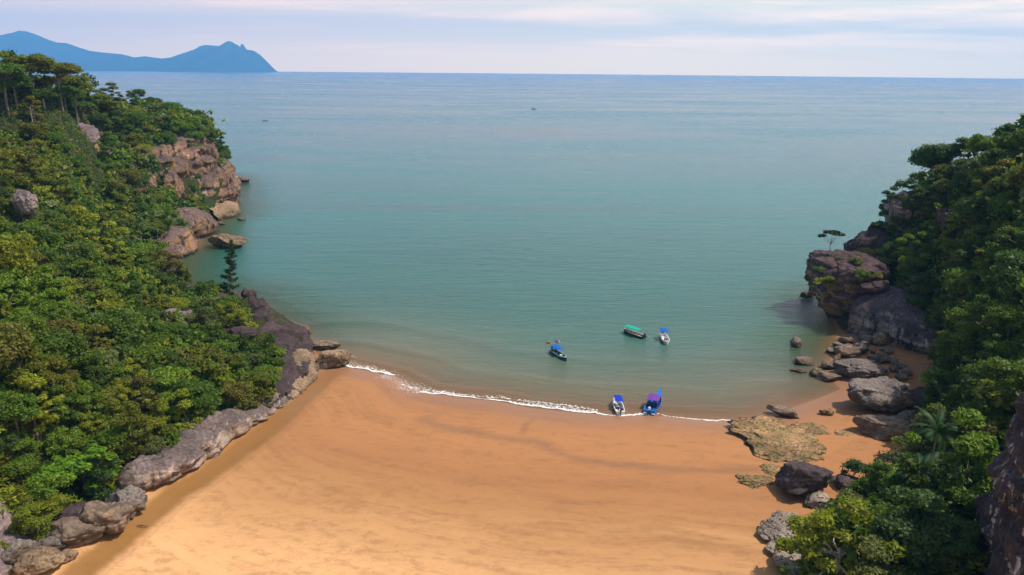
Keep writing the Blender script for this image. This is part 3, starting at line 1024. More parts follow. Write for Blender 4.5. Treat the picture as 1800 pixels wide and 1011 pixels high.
# right-hand boulders
B('boulder', 'large grey boulder with a flat tilted top, biggest rock at the end of the beach', 'boulder', 1533, 731, 112, 72, M['grey'], 101, 0.2, 0.85, 0.4, 5, group=BR, flat=0.55, strata=0.03)
B('boulder', 'wide grey boulder with a pale flat top, behind the biggest one', 'boulder', 1510, 671, 92, 50, M['grey'], 102, -0.2, 0.8, 0.35, 5, group=BR, flat=0.4, strata=0.03)
B('boulder', 'low brown boulder in front of the biggest grey one, partly under trees', 'boulder', 1548, 774, 86, 48, M['brown'], 103, 0.1, 0.8, 0.4, 5, group=BR, flat=0.6)
B('boulder', 'upright blackish boulder beside the biggest grey one', 'boulder', 1609, 725, 38, 46, M['dark'], 104, 0.4, 0.9, 0.7, 4, group=BR)
B('boulder', 'pale blocky rock half hidden behind the low brown boulder', 'boulder', 1598, 748, 46, 30, M['grey'], 105, 0.4, 0.8, 0.4, 4, group=BR)
B('boulder', 'split brown boulder with a pale face standing in the water', 'boulder', 1414, 643, 50, 30, M['brown'], 106, 0.0, 0.75, 0.45, 4, group=BR, planes=12, depth=0.4)
B('boulder', 'small upright brown rock alone in the water off the boulders', 'boulder', 1399, 611, 22, 20, M['brown'], 107, 0.3, 0.9, 0.6, 4, group=BR)
B('boulder', 'flat tan rock awash at the outer edge of the boulders', 'boulder', 1403, 655, 32, 13, M['tan'], 108, 0.1, 0.7, 0.25, 4, group=BR, depth=0.4)
B('boulder', 'angular tan block at the waterline in front of the split boulder', 'boulder', 1432, 662, 26, 20, M['tan'], 109, 0.5, 0.9, 0.5, 4, group=BR, depth=0.4)
B('boulder', 'low brown slab lying between the tan block and the flat topped boulder', 'boulder', 1456, 672, 48, 20, M['brown'], 110, -0.3, 0.6, 0.25, 4, group=BR, depth=0.4)
B('boulder', 'tilted pale slab leaning against the flat topped boulder', 'boulder', 1470, 637, 30, 18, M['tan'], 111, 0.7, 0.45, 0.35, 4, group=BR, depth=0.45)
B('boulder', 'reddish boulder between the tilted slab and the split boulder', 'boulder', 1455, 650, 30, 16, M['brown'], 112, 0.2, 0.8, 0.4, 4, group=BR)
B('boulder', 'rounded brown boulder at the foot of the dark crowned rock', 'boulder', 1487, 630, 42, 26, M['brown'], 113, 0.1, 0.8, 0.4, 4, group=BR)
B('boulder', 'grey wedge of rock behind the flat topped boulder', 'boulder', 1513, 626, 28, 22, M['grey'], 114, 0.6, 0.8, 0.5, 4, group=BR, depth=0.4)
B('boulder', 'two toned round rock below the streaked cliff', 'boulder', 1545, 610, 26, 24, M['tan'], 115, 0.2, 0.9, 0.6, 4, group=BR)
B('boulder', 'tan block in the shade below the dark crowned rock', 'boulder', 1524, 606, 22, 20, M['brown'], 116, 0.2, 0.9, 0.5, 4, group=BR)
B('flat_rock', 'dark elongated rock lying on the wet sand at the water edge', 'rock', 1378, 735, 52, 24, M['brown'], 117, -0.55, 0.45, 0.22, 4, flat=0.5)
B('flat_rock', 'small mossy rock alone on the sand beside the rock platform', 'rock', 1451, 731, 23, 14, M['reef'], 118, -0.3, 0.7, 0.3, 4)
# small stones of the shaded cove, each its own object
rg = np.random.default_rng(55)
STONES = 'small stones in the shaded cove'
pos = [(1470, 612), (1483, 606), (1495, 603), (1506, 612), (1497, 618), (1478, 620), (1515, 601), (1535, 622), (1529, 632), (1541, 633), (1551, 630), (1556, 640), (1566, 638), (1545, 641), (1536, 640), (1560, 625), (1503, 606), (1488, 613), (1572, 645), (1582, 650), (1590, 662), (1597, 668), (1586, 672), (1478, 600), (1464, 622), (1551, 618), (1520, 615), (1570, 655)]
words_ = ['first', 'second', 'third', 'fourth', 'fifth', 'sixth', 'seventh', 'eighth', 'ninth', 'tenth', 'eleventh', 'twelfth', 'thirteenth', 'fourteenth', 'fifteenth', 'sixteenth', 'seventeenth', 'eighteenth', 'nineteenth', 'twentieth',
          'twenty-first', 'twenty-second', 'twenty-third', 'twenty-fourth', 'twenty-fifth', 'twenty-sixth', 'twenty-seventh', 'twenty-eighth', 'twenty-ninth', 'thirtieth']
for i, (u, v) in enumerate(sorted(pos)):
    w = rg.uniform(11, 27)
    kind = 'brown' if rg.random() < 0.7 else 'grey'
    B('stone', f'small {kind} stone under the streaked cliff, {words_[i]} stone counting from the water', 'stone', u, v, w, w * rg.uniform(0.5, 0.85), M[kind], 200 + i, rg.uniform(0, 3), 0.85, 0.4, 3, group=STONES, depth=0.4)
# near right
B('boulder', 'big dark boulder with a pale scar, jutting from the trees onto the sand', 'boulder', 1409, 884, 100, 66, M['dark'], 121, 0.1, 0.75, 0.5, 5, strata=0.02)
B('boulder', 'smooth purple rock between the big dark boulder and the little round tree', 'boulder', 1484, 866, 50, 32, M['dark'], 122, 0.1, 0.8, 0.4, 4)
B('boulder', 'purple grey rock at the foot of the little round tree', 'boulder', 1520, 868, 46, 26, M['dark'], 128, 0.3, 0.7, 0.4, 4)
B('boulder', 'white crusted rock under the big dark boulder', 'boulder', 1438, 900, 48, 28, M['pale'], 123, 0.3, 0.8, 0.45, 4, depth=0.4)
B('rock_platform', 'pale rough pitted rock shelf along the sand below the big dark boulder', 'rock', 1388, 992, 100, 120, M['pale'], 124, 0.15, 1.5, 0.28, 6, hm=1.9, rough=0.16, flat=0.35, cr=0.1)
B('rock_platform', 'pale purple pitted rock at the frame edge below the rough shelf', 'rock', 1398, 1030, 84, 52, M['pale'], 125, 0.6, 1.0, 0.35, 5, hm=2.0, rough=0.16, flat=0.5, cr=0.1)
# mossy reef slabs on the sand
B('rock_platform', 'broad flat mossy rock platform bedded in the sand', 'rock', 1368, 812, 128, 76, M['reef'], 131, 0.15, 1.5, 0.05, 5, hm=0.36, rough=0.2, flat=0.3, cr=0.09)
B('rock_platform', 'narrow flat mossy rock strip beside the dark elongated rock', 'rock', 1424, 766, 60, 44, M['reef'], 132, -0.7, 1.0, 0.06, 5, hm=0.55, rough=0.2, flat=0.3, cr=0.08)
B('rock_platform', 'small green slab at the seaward edge of the broad mossy platform', 'rock', 1352, 752, 48, 24, M['reef'], 134, 0.4, 0.9, 0.06, 4, hm=0.5, rough=0.2, flat=0.3)
B('rock_platform', 'jagged yellowish reef patch on the sand at the landward end of the platform', 'rock', 1324, 856, 54, 32, M['reef'], 133, 0.2, 0.9, 0.10, 5, hm=0.7, rough=0.3, cr=0.15)
B('rock_platform', 'yellow brown broken reef between the mossy platform and the jagged patch', 'rock', 1358, 836, 54, 26, M['reef'], 135, 0.5, 0.8, 0.09, 5, hm=0.36, rough=0.3, cr=0.15)
B('flat_rock', 'thin sand dusted slab on the sand before the low brown boulder', 'rock', 1486, 768, 36, 22, M['reef'], 136, 0.8, 0.8, 0.06, 4, hm=0.35, rough=0.2)
# left side
B('boulder', 'tan wedge shaped boulder at the end of the promontory where the foam begins', 'boulder', 583, 648, 66, 44, M['tan'], 141, 0.3, 0.7, 0.5, 5, flat=0.6)
B('boulder', 'rough green brown boulder behind the tan wedge at the water edge', 'boulder', 570, 616, 54, 24, M['brown'], 142, 0.0, 0.6, 0.3, 5, rough=0.16)
B('boulder', 'low brown rock nose in the wash at the foam line', 'boulder', 606, 628, 28, 14, M['brown'], 143, -0.3, 0.7, 0.3, 4)
B('sea_rock', 'tan humped rock islet standing in the cove', 'rock', 400, 438, 72, 30, M['tan'], 144, 0.0, 0.55, 0.3, 5, depth=0.35, cr=0.09)
B('sea_rock', 'low dark rock off the tip of the headland', 'rock', 424, 321, 30, 11, M['brown'], 145, 0.0, 0.6, 0.22, 4)
B('sea_rock', 'small dark rock in the water between the islet and the headland', 'rock', 425, 388, 15, 7, M['brown'], 146, 0.0, 0.7, 0.35, 4)
B('sea_rock', 'flat tan rock awash behind the bushy point', 'rock', 362, 512, 46, 13, M['tan'], 147, 0.0, 0.5, 0.08, 4)
B('sea_rock', 'rounded tan rock just awash at the inner shore of the cove', 'rock', 318, 481, 26, 11, M['tan'], 148, 0.0, 0.7, 0.12, 4)
B('sea_rock', 'smaller tan rock awash beside the cove bank', 'rock', 300, 472, 24, 12, M['tan'], 149, 0.0, 0.7, 0.14, 4)
B('sea_rock', 'brown rock breaking the surface under the terrace', 'rock', 384, 396, 22, 8, M['tan'], 150, 0.0, 0.7, 0.2, 4)
B('sea_rock', 'brown rock awash off the dark crowned headland rock', 'rock', 1418, 523, 28, 13, M['brown'], 151, 0.3, 0.6, 0.2, 4)
B('boulder', 'grey brown boulder with dark cracks below the bright green tree', 'boulder', 195, 950, 76, 66, M['brown'], 152, 0.3, 0.9, 0.5, 5, cr=0.08)
B('boulder', 'grey slab shaped boulder pointing onto the sand beyond the bright green tree', 'boulder', 222, 912, 72, 52, M['grey'], 153, -0.4, 0.7, 0.4, 5)
B('boulder', 'dark purple overhanging rock under the bright green tree', 'boulder', 135, 940, 78, 34, M['slab'], 154, 0.2, 0.7, 0.45, 5)
B('boulder', 'shadowed brown rock beneath the purple overhang', 'boulder', 130, 968, 92, 36, M['brown'], 155, 0.2, 0.6, 0.35, 5)
B('boulder', 'smooth tan boulder in the lower corner with a small pebble on top', 'boulder', 74, 1014, 70, 42, M['tan'], 156, 0.2, 0.8, 0.45, 5, depth=0.2)
B('boulder', 'angular grey brown boulder behind the smooth tan one', 'boulder', 86, 984, 46, 36, M['grey'], 157, 0.5, 0.8, 0.5, 4, depth=0.4)
B('boulder', 'long grey rock leaning towards the frame corner', 'boulder', 40, 1003, 52, 42, M['grey'], 158, 0.9, 0.5, 0.4, 4)
B('boulder', 'small tan rock on the stream bank beside the smooth boulder', 'boulder', 120, 990, 30, 22, M['tan'], 159, 0.5, 0.8, 0.35, 4)
B('boulder', 'brown upright rock under the leaves at the top of the boulder pile', 'boulder', 78, 950, 22, 28, M['tan'], 160, 0.5, 0.8, 0.7, 4)


def outcrop(name, label, u, v, Y, w, dims, mat, seed, rot=0.0, rz=(0, 0), sub=5, **kw):
    """A rock mass bedded in the slope at forward distance Y; w in metres."""
    q = P(u, v, Y)
    me = rock_mesh(name, dims, seed, mat, sub, **kw)
    zc = (me.vertices[0].co.z, )
    o = obj(name, me, None, (q[0], q[1], q[2] - dims[2] * 0.5))
    o.rotation_euler = (rz[0], rz[1], rot)
    SHOWROCK.append((q[0], q[1], w))
    return tag(o, label, 'rock')


outcrop('rock_outcrop', 'purple sloping rock roof showing through the trees high on the left hill', 142, 230, 283, 8, (22, 10, 8), M['ledge'], 301, -0.5, (0.45, 0.15), flat=0.25, depth=0.4, cr=0.08)
outcrop('rock_outcrop', 'orange and cream rock face below the purple rock roof on the left hill', 157, 268, 280, 5, (9, 8, 13), M['cliff'], 302, -0.3, depth=0.3, strata=0.05)
outcrop('rock_outcrop', 'grey streaked rock lower down beside the orange rock face', 190, 285, 285, 4, (7, 7, 10), M['streaky'], 303, 0.3, depth=0.35)
outcrop('rock_outcrop', 'purple rounded rock at the top of the headland cliff', 302, 262, 318, 5, (15, 9, 9), M['ledge'], 304, -0.5, depth=0.3)
outcrop('rock_outcrop', 'orange rock face half hidden by trees inland of the headland cliff', 272, 275, 312, 4, (8, 8, 8), M['cliff'], 305, 0.3, depth=0.35)
outcrop('rock_outcrop', 'orange broken rock under the trees in the middle of the headland cliff', 312, 335, 302, 4, (9, 8, 16), M['cliff'], 306, 0.3, depth=0.35)
outcrop('rock_outcrop', 'small purple rock in the trees at the far edge of the slope', 42, 348, 165, 2.5, (5, 4, 6), M['ledge'], 307, 0.3, depth=0.3)
outcrop('rock_outcrop', 'pink grey rock outcrop among bushes on the promontory', 310, 552, 158, 4.0, (9, 6, 7), M['ledge'], 308, 0.5, (0.2, 0.2), depth=0.4, cr=0.1)
outcrop('rock_outcrop', 'dark purple hump of rock below the small trees of the promontory', 420, 585, 152, 2.8, (8, 6, 4.5), M['slab'], 309, 0.2, depth=0.25)
outcrop('rock_outcrop', 'square dark rock stack at the top of the promontory beside the casuarina', 437, 522, 176, 2.0, (4.0, 4, 5.5), M['slab'], 310, 0.2, depth=0.4)
outcrop('rock_outcrop', 'dark leaning rock block next to the square stack', 452, 540, 173, 2.5, (5.5, 5, 6.0), M['slab'], 311, 0.5, depth=0.4)
# right
HR = obj('headland_rock', rock_mesh('headland_rock', (22, 26, 22), 321, M['head'], 6, 8, 0.07, 0.36, 0.03, 0.2, 0.035), None, (87, 191, 0.4))
tag(HR, 'great bulbous headland rock with a dark purple crown and tan undercut face', 'rock')
SHOWROCK.append((84, 189, 12.5))
HRV = np.array([v.co[:] for v in HR.data.vertices]) + np.array(HR.location)


def hit_rock(u, v):
    for Y_ in np.arange(174, 206, 0.25):
        q_ = P(u, v, Y_)
        n_ = np.hypot(HRV[:, 0] - q_[0], HRV[:, 1] - q_[1]) < 0.9
        if n_.any() and HRV[n_, 2].max() >= q_[2]:
            return q_
    return None


outcrop('headland_rock', 'dark domed rock behind the crowned headland rock', 1528, 425, 203, 4, (13, 12, 12), M['slab'], 322, 0.3, depth=0.25)
outcrop('rock_outcrop', 'dark rock tower with a white patch on the skyline', 1590, 365, 204, 4, (10, 9, 13), M['streaky'], 323, 0.3, depth=0.35)
outcrop('rock_outcrop', 'pale grey rock face below the rock tower on the skyline', 1577, 378, 203, 3, (8, 7, 10), M['streaky'], 324, 0.8, depth=0.35)
outcrop('rock_outcrop', 'dark purple rock in the trees above the crowned rock', 1668, 385, 176, 3, (7, 6, 7), M['slab'], 325, 0.3, depth=0.35)
outcrop('rock_outcrop', 'dark cracked rock lip with white marks on the crowned headland rock', 1543, 500, 176, 3, (9, 6, 5), M['slab'], 326, 0.1, depth=0.4, cr=0.1)
for u_, v_, Y_, r_ in [(470, 545, 172, 6.0), (500, 565, 168, 6.5), (520, 590, 160, 7.0), (530, 615, 153, 6.5), (530, 645, 147, 5.0), (510, 690, 136, 3.5), (450, 530, 178, 4.5)]:
    bare(u_, v_, Y_, r_)
for x_, y_, r_ in [(-121, 300, 3.5), (-120, 310, 4), (-119, 322, 4), (-121, 334, 4), (-126, 348, 3.5), (-113, 280, 4), (-110, 250, 4), *[(*P(u_, v_, Y_)[:2], 2.3) for u_, v_, Y_ in [(1640, 800, 95), (1612, 868, 87), (1668, 735, 108), (250, 446, 225), (228, 418, 225), (275, 402, 245), (245, 392, 240), (140, 420, 180), (30, 430, 138), (265, 580, 146), (155, 905, 94)]]]:
    SHOWROCK.append((x_, y_, r_))

BAREPX = [([(433, 508), (448, 514), (470, 536), (490, 550), (512, 565), (541, 576), (549, 600), (555, 630), (560, 660), (512, 702), (488, 720), (478, 708), (486, 672), (503, 640), (513, 612), (503, 598), (478, 588), (452, 586), (446, 568), (438, 545)], 128, 200),
          ([(298, 262), (335, 268), (352, 274), (385, 294), (405, 335), (412, 372), (385, 392), (374, 384), (354, 338), (318, 343), (296, 335)], 240, 352),
          ([(312, 424), (345, 400), (352, 440), (338, 452), (300, 458), (286, 430)], 235, 300),
          ([(1420, 470), (1460, 440), (1505, 428), (1520, 450), (1530, 475), (1568, 488), (1574, 530), (1560, 610), (1430, 600)], 160, 206),
          ([(1556, 520), (1580, 530), (1648, 640), (1600, 650), (1552, 600)], 140, 178),
          ([(208, 875), (216, 822), (286, 812), (343, 778), (379, 750), (407, 726), (440, 722), (470, 704), (510, 710), (404, 785), (268, 880)], 90, 142),
          ([(1755, 1011), (1762, 790), (1800, 712), (1850, 712), (1850, 1011)], 40, 85),
          ([(388, 395), (440, 395), (442, 515), (392, 530)], 150, 200),
          ([(1345, 812), (1475, 812), (1475, 862), (1440, 905), (1350, 895)], 78, 122),
          ([(1330, 885), (1400, 878), (1445, 895), (1405, 960), (1388, 1020), (1330, 1020)], 66, 108),
          ([(1470, 640), (1600, 640), (1632, 690), (1600, 785), (1490, 785)], 98, 152),
          ([(1430, 768), (1560, 772), (1548, 838), (1500, 858), (1470, 832), (1430, 832)], 80, 128),
          ([(105, 212), (160, 205), (178, 232), (172, 300), (200, 310), (150, 305), (140, 250)], 240, 300)]


def bare_px(p3, last=True):
    pr = proj(p3)
    r = np.zeros(len(p3), bool)
    for poly, y0, y1 in (BAREPX if last else BAREPX[:-1]):
        r |= inside(pr[:, :2], poly) & (p3[:, 1] > y0) & (p3[:, 1] < y1)
    return r


# the promontory's bedrock, bare on its seaward side
def rock_patch(name, label, poly, zf, hill_poly, box, mat, seed, yr, step=0.4, lift=0.35):
    xs_ = np.arange(box[0], box[1], step)
    ys_ = np.arange(box[2], box[3], step)
    X_, Y_ = np.meshgrid(xs_, ys_)
    q = np.column_stack([X_.ravel(), Y_.ravel()])
    z = zf(q)
    p3 = np.column_stack([q, z])
    pr = proj(p3)
    d = seg_dist(pr[:, :2], np.array(poly, float), True) * np.where(inside(pr[:, :2], poly), 1, -1)
    b1, b2, cid = worley(np.column_stack([q * 0.24, z * 0.2]) + seed, seed)
    f = fbm(np.column_stack([q * 0.25, z * 0.25]), 4, seed + 1)
    z2 = z + np.clip(d / 6, -1.0, 1) * lift + 0.55 * f + 1.1 * (cid - 0.45) - 0.7 * np.exp(-((b2 - b1) / 0.06) ** 2) + 0.12 * fbm(np.column_stack([q * 1.3, z]), 3, seed + 4)
    fc = grid_faces(len(ys_), len(xs_))
    keep = (d > -7)[fc].all(1) & inside(q, hill_poly)[fc].all(1)
    fc = fc[keep]
    used = np.unique(fc)
    mp = np.full(len(q), -1)
    mp[used] = np.arange(len(used))
    o = obj(name, mesh_np(name, np.column_stack([q, z2])[used], mp[fc], mat, False))
    return tag(o, label, 'rock')


rock_patch('bedrock', 'bare dark purple bedrock covering the seaward ridge of the promontory', BAREPX[0][0], zleft, LEFT_HILL, (-80, -38, 126, 204), M['slab'], 77, (128, 200))

# ------------------------------------------------------------------ plants: prototypes
def leaf_quads(cen, nrm, size, rg, asp=0.55):
    n = len(cen)
    nrm = nrm / (np.linalg.norm(nrm, axis=1)[:, None] + 1e-9)
    a = rg.normal(size=(n, 3))
    t1 = np.cross(nrm, a)
    t1 /= np.linalg.norm(t1, axis=1)[:, None] + 1e-9
    t2 = np.cross(nrm, t1)
    s = np.asarray(size).reshape(-1, 1)
    V = np.empty((n, 4, 3))
    V[:, 0] = cen - t1 * s
    V[:, 1] = cen + t2 * s * asp - nrm * s * 0.18
    V[:, 2] = cen + t1 * s
    V[:, 3] = cen - t2 * s * asp - nrm * s * 0.18
    return V.reshape(-1, 3)


def blob_cloud(blobs, n, size, rg, up=0.35, fuzz=0.26, low=-0.7):
    w = np.array([b[3] ** 2 for b in blobs])
    idx = rg.choice(len(blobs), n, p=w / w.sum())
    bb = np.array(blobs)[idx]
    d = rg.normal(size=(n, 3))
    d[:, 2] = np.where(d[:, 2] < low, -d[:, 2] * 0.7, d[:, 2])
    d /= np.linalg.norm(d, axis=1)[:, None]
    rr = bb[:, 3:4] * (1 + fuzz * rg.normal(size=(n, 1)) - 0.35 * (rg.random((n, 1)) < 0.2))
    sq = bb[:, 4:5]
    off = d * rr
    off[:, 2:3] *= sq
    cen = bb[:, :3] + off
    nr = 0.8 * d + 0.75 * rg.normal(size=(n, 3)) + np.array([0, 0, up + 0.3])
    return leaf_quads(cen, nr, size * rg.uniform(0.6, 1.35, n), rg)


def make_blobs(kind, rg):
    bl = []
    if kind == 'dome':
        for k in range(26):
            a, e = rg.uniform(0, 6.28), rg.uniform(-0.35, 1.0)
            h = math.sqrt(max(0, 1 - e * e))
            q_ = rg.uniform(0.45, 1.0)
            bl.append((0.80 * q_ * h * math.cos(a), 0.80 * q_ * h * math.sin(a), 0.72 * q_ * e, rg.uniform(0.14, 0.36), 0.75))
    elif kind == 'tall':
        for k in range(18):
            z = rg.uniform(-1.1, 1.25)
            h = 0.62 * math.sqrt(max(0.05, 1 - (z / 1.45) ** 2))
            a = rg.uniform(0, 6.28)
            bl.append((h * math.cos(a), h * math.sin(a), z, rg.uniform(0.22, 0.36), 0.9))
    elif kind == 'umbrella':
        for k in range(17):
            a, r = rg.uniform(0, 6.28), math.sqrt(rg.random()) * 0.85
            bl.append((r * math.cos(a), r * math.sin(a), 0.34 * (1 - r * r) + rg.uniform(-0.1, 0.06), rg.uniform(0.2, 0.32), 0.45))
    elif kind == 'ragged':
        for k in range(30):
            v = rg.normal(size=3) * np.array([0.5, 0.5, 0.55])
            bl.append((v[0], v[1], v[2], rg.uniform(0.10, 0.28), 0.7))
    elif kind == 'layered':
        for k in range(18):
            z = rg.choice([-0.6, -0.15, 0.3, 0.7]) + rg.uniform(-0.08, 0.08)
            r = (0.85 - 0.55 * abs(z - 0.0)) * math.sqrt(rg.random())
            a = rg.uniform(0, 6.28)
            bl.append((r * math.cos(a), r * math.sin(a), z, rg.uniform(0.16, 0.34), 0.45))
    elif kind == 'bush':
        for k in range(12):
            a, r = rg.uniform(0, 6.28), math.sqrt(rg.random()) * 0.75
            bl.append((r * math.cos(a), r * math.sin(a), 0.35 * (1 - r) + rg.uniform(0, 0.3), rg.uniform(0.2, 0.4), 0.85))
    return bl


def tubes(segs, sides=5):
    V, Fc = [], []
    for p0, p1, r0, r1 in segs:
        p0, p1 = np.array(p0, float), np.array(p1, float)
        d = p1 - p0
        d /= np.linalg.norm(d) + 1e-9
        a = np.cross(d, [0.3, 0.9, 0.1])
        a /= np.linalg.norm(a)
        b = np.cross(d, a)
        i0 = len(V)
        for (p, r) in ((p0, r0), (p1, r1)):
            for k in range(sides):
                th = 2 * math.pi * k / sides
                V.append(p + r * (math.cos(th) * a + math.sin(th) * b))
        for k in range(sides):
            Fc.append((i0 + k, i0 + (k + 1) % sides, i0 + sides + (k + 1) % sides, i0 + sides + k))
    return np.array(V), np.array(Fc)


def limb(p0, p1, r0, r1, n, rg, jit=0.06, sag=0.0):
    pts = [np.array(p0, float) + (np.array(p1, float) - np.array(p0, float)) * k / n for k in range(n + 1)]
    for k in range(1, n):
        pts[k] = pts[k] + rg.normal(size=3) * jit
        pts[k][2] += sag * math.sin(math.pi * k / n)
    return [(pts[k], pts[k + 1], r0 + (r1 - r0) * k / n, r0 + (r1 - r0) * (k + 1) / n) for k in range(n)]


KINDS = ['dome', 'tall', 'umbrella', 'ragged', 'layered', 'dome', 'ragged', 'umbrella']
PROTO = []
for i, kd in enumerate(KINDS):
    rg = np.random.default_rng(400 + i)
    bl = make_blobs(kd, rg)
    nl = 8000 if kd != 'tall' else 9000
    Vc = blob_cloud(bl, nl, 0.062, rg)
    Vc2 = blob_cloud(bl, 520, 0.14, rg)
    far_ = blob_cloud(bl, 340, 0.18, rg)
    me_hi = mesh_np('crown', Vc, np.arange(len(Vc)).reshape(-1, 4), M['leaf'])
    segs = limb((0, 0, -0.3), (0.03, 0.02, 0.8), 0.075, 0.055, 4, rg, 0.015) + limb((0.03, 0.02, 0.8), (0.0, 0.0, 1.15), 0.055, 0.03, 2, rg, 0.02)
    for b in bl[:9]:
        segs += limb((0.02, 0.01, 0.72 + 0.03 * len(segs) % 0.3), (b[0], b[1], 1 + 0.35 * b[2]), 0.035, 0.012, 3, rg, 0.04)
    Vt, Ft = tubes(segs)
    me_tr = mesh_np('trunk', Vt, Ft, M['bark'], True)
    me_tp = mesh_np('trunk', Vt, Ft, M['palebark'], True)
    PROTO.append(dict(kind=kd, hi=me_hi, trunk=me_tr, ptrunk=me_tp, blobs=bl, far=far_))
BUSH = []
for i in range(4):
    rg = np.random.default_rng(450 + i)
    bl = make_blobs('bush', rg)
    Vc = blob_cloud(bl, 1500, 0.11, rg, low=0.0)
    BUSH.append((mesh_np('foliage', Vc, np.arange(len(Vc)).reshape(-1, 4), M['leaf']), blob_cloud(bl, 150, 0.24, rg, low=0.0)))

PAL = [('dark green', (0.066, 0.110, 0.011)), ('deep green', (0.086, 0.145, 0.012)), ('leaf green', (0.127, 0.188, 0.013)), ('olive', (0.160, 0.171, 0.013)),
       ('yellow green', (0.215, 0.232, 0.014)), ('grey green', (0.150, 0.169, 0.045)), ('brownish green', (0.150, 0.138, 0.020)), ('blue green', (0.065, 0.116, 0.025))]
PW_L = np.array([0.13, 0.20, 0.22, 0.17, 0.14, 0.05, 0.05, 0.04])
PW_R = np.array([0.21, 0.22, 0.17, 0.12, 0.07, 0.05, 0.06, 0.10])


# ------------------------------------------------------------------ where the jungle trees stand
def scatter(poly, zf, x0, x1, y0, y1, sp0, seed, edge, extra=False):
    rg = np.random.default_rng(seed)
    xs_ = np.arange(x0, x1, sp0)
    ys_ = np.arange(y0, y1, sp0)
    X_, Y_ = np.meshgrid(xs_, ys_)
    X_[1::2] += sp0 / 2
    q = np.column_stack([X_.ravel(), Y_.ravel()]) + rg.uniform(-0.42, 0.42, (X_.size, 2)) * sp0
    q = q[inside(q, poly)]
    q = q[seg_dist(q, poly, True) > edge]
    ok = np.ones(len(q), bool)
    for x, y, r in SHOWROCK:
        ok &= np.hypot(q[:, 0] - x, q[:, 1] - y) > r
    q = q[ok]
    z = zf(q)
    ok = ~(bare_px(np.column_stack([q, z + 0.8])) | bare_px(np.column_stack([q, z + 2.5])))
    q, z = q[ok], z[ok]
    if extra:
        e_ = 1.0
        gx = (zf(q + [e_, 0]) - zf(q - [e_, 0])) / 2
        gy = (zf(q + [0, e_]) - zf(q - [0, e_])) / 2
        kp = rg.random(len(q)) < np.clip((np.sqrt(1 + gx * gx + gy * gy) - 1.05) * 0.75, 0, 1)
        q, z = q[kp], z[kp]
    pr = proj(np.column_stack([q, z + 3]))
    vis = (pr[:, 0] > -380) & (pr[:, 0] < 2150) & (pr[:, 1] > -60) & (pr[:, 1] < 1180) & (pr[:, 2] > 30)
    return np.column_stack([q, z])[vis]


TREES = []
for side, poly, zf, box, pw in (('left', LEFT_HILL, zleft, (-400, -36, 56, 480), PW_L), ('right', RIGHT_HILL, zright, (30, 240, 46, 330), PW_R)):
    pts = scatter(poly, zf, *box, 3.4, 900 if side == 'left' else 901, 1.2)
    pts = np.concatenate([pts, scatter(poly, zf, *box, 3.0, 902, 1.7, True)])
    rg = np.random.default_rng(77 if side == 'left' else 78)
    cn = vn(np.column_stack([pts[:, 0] / 16, pts[:, 1] / 16, np.zeros(len(pts))]), 61)
    for k, (x, y, z) in enumerate(pts):
        d = math.hypot(x, y)
        ed = float(min(1, max(0, (z - 3) / 12)))
        if d > 190 and rg.random() < 0.42:
            continue
        r = min(4.6, 1.25 + rg.gamma(2.2, 0.48)) * (1 + 0.5 * min(1, max(0, (d - 130) / 180)))
        if rg.random() < 0.06:
            r *= 1.35
        r = min(r, 4.9)
        if side == 'left' and x > -82 and 138 < y < 205:
            r *= 0.66
        if side == 'right' and d < 105:
            r *= 1.3
        h = r * rg.uniform(0.65, 1.05) + 0.3 + 0.5 * ed
        if seg_dist(np.array([[x, y]]), poly, True)[0] < 4:
            r *= 0.75
            h *= 0.65
        w = pw * np.exp(cn[k] * np.array([1.2, 0.6, 0, -0.6, -1.2, 0, -0.6, 1.0]))
        ci = rg.choice(8, p=w / w.sum())
        ki = rg.choice(8, p=[0.25, 0.10, 0.02, 0.16, 0.12, 0.22, 0.12, 0.01])
        TREES.append([x, y, z, r, h, ci, ki, rg.uniform(0, 6.28), side])
T_ = np.array([x[:5] for x in TREES])
bad = np.zeros(len(T_), bool)
for ox, oy, oz in ((-0.75, 0, 0), (0.75, 0, 0), (0, -0.6, -0.3), (0, 0, 0.5), (0, 0.4, 0.6)):
    tp_ = np.column_stack([T_[:, 0] + ox * T_[:, 3], T_[:, 1] + oy * T_[:, 3], T_[:, 2] + T_[:, 4] + oz * T_[:, 3]])
    bad |= bare_px(tp_)
TREES = [x for x, b_ in zip(TREES, bad) if not b_]
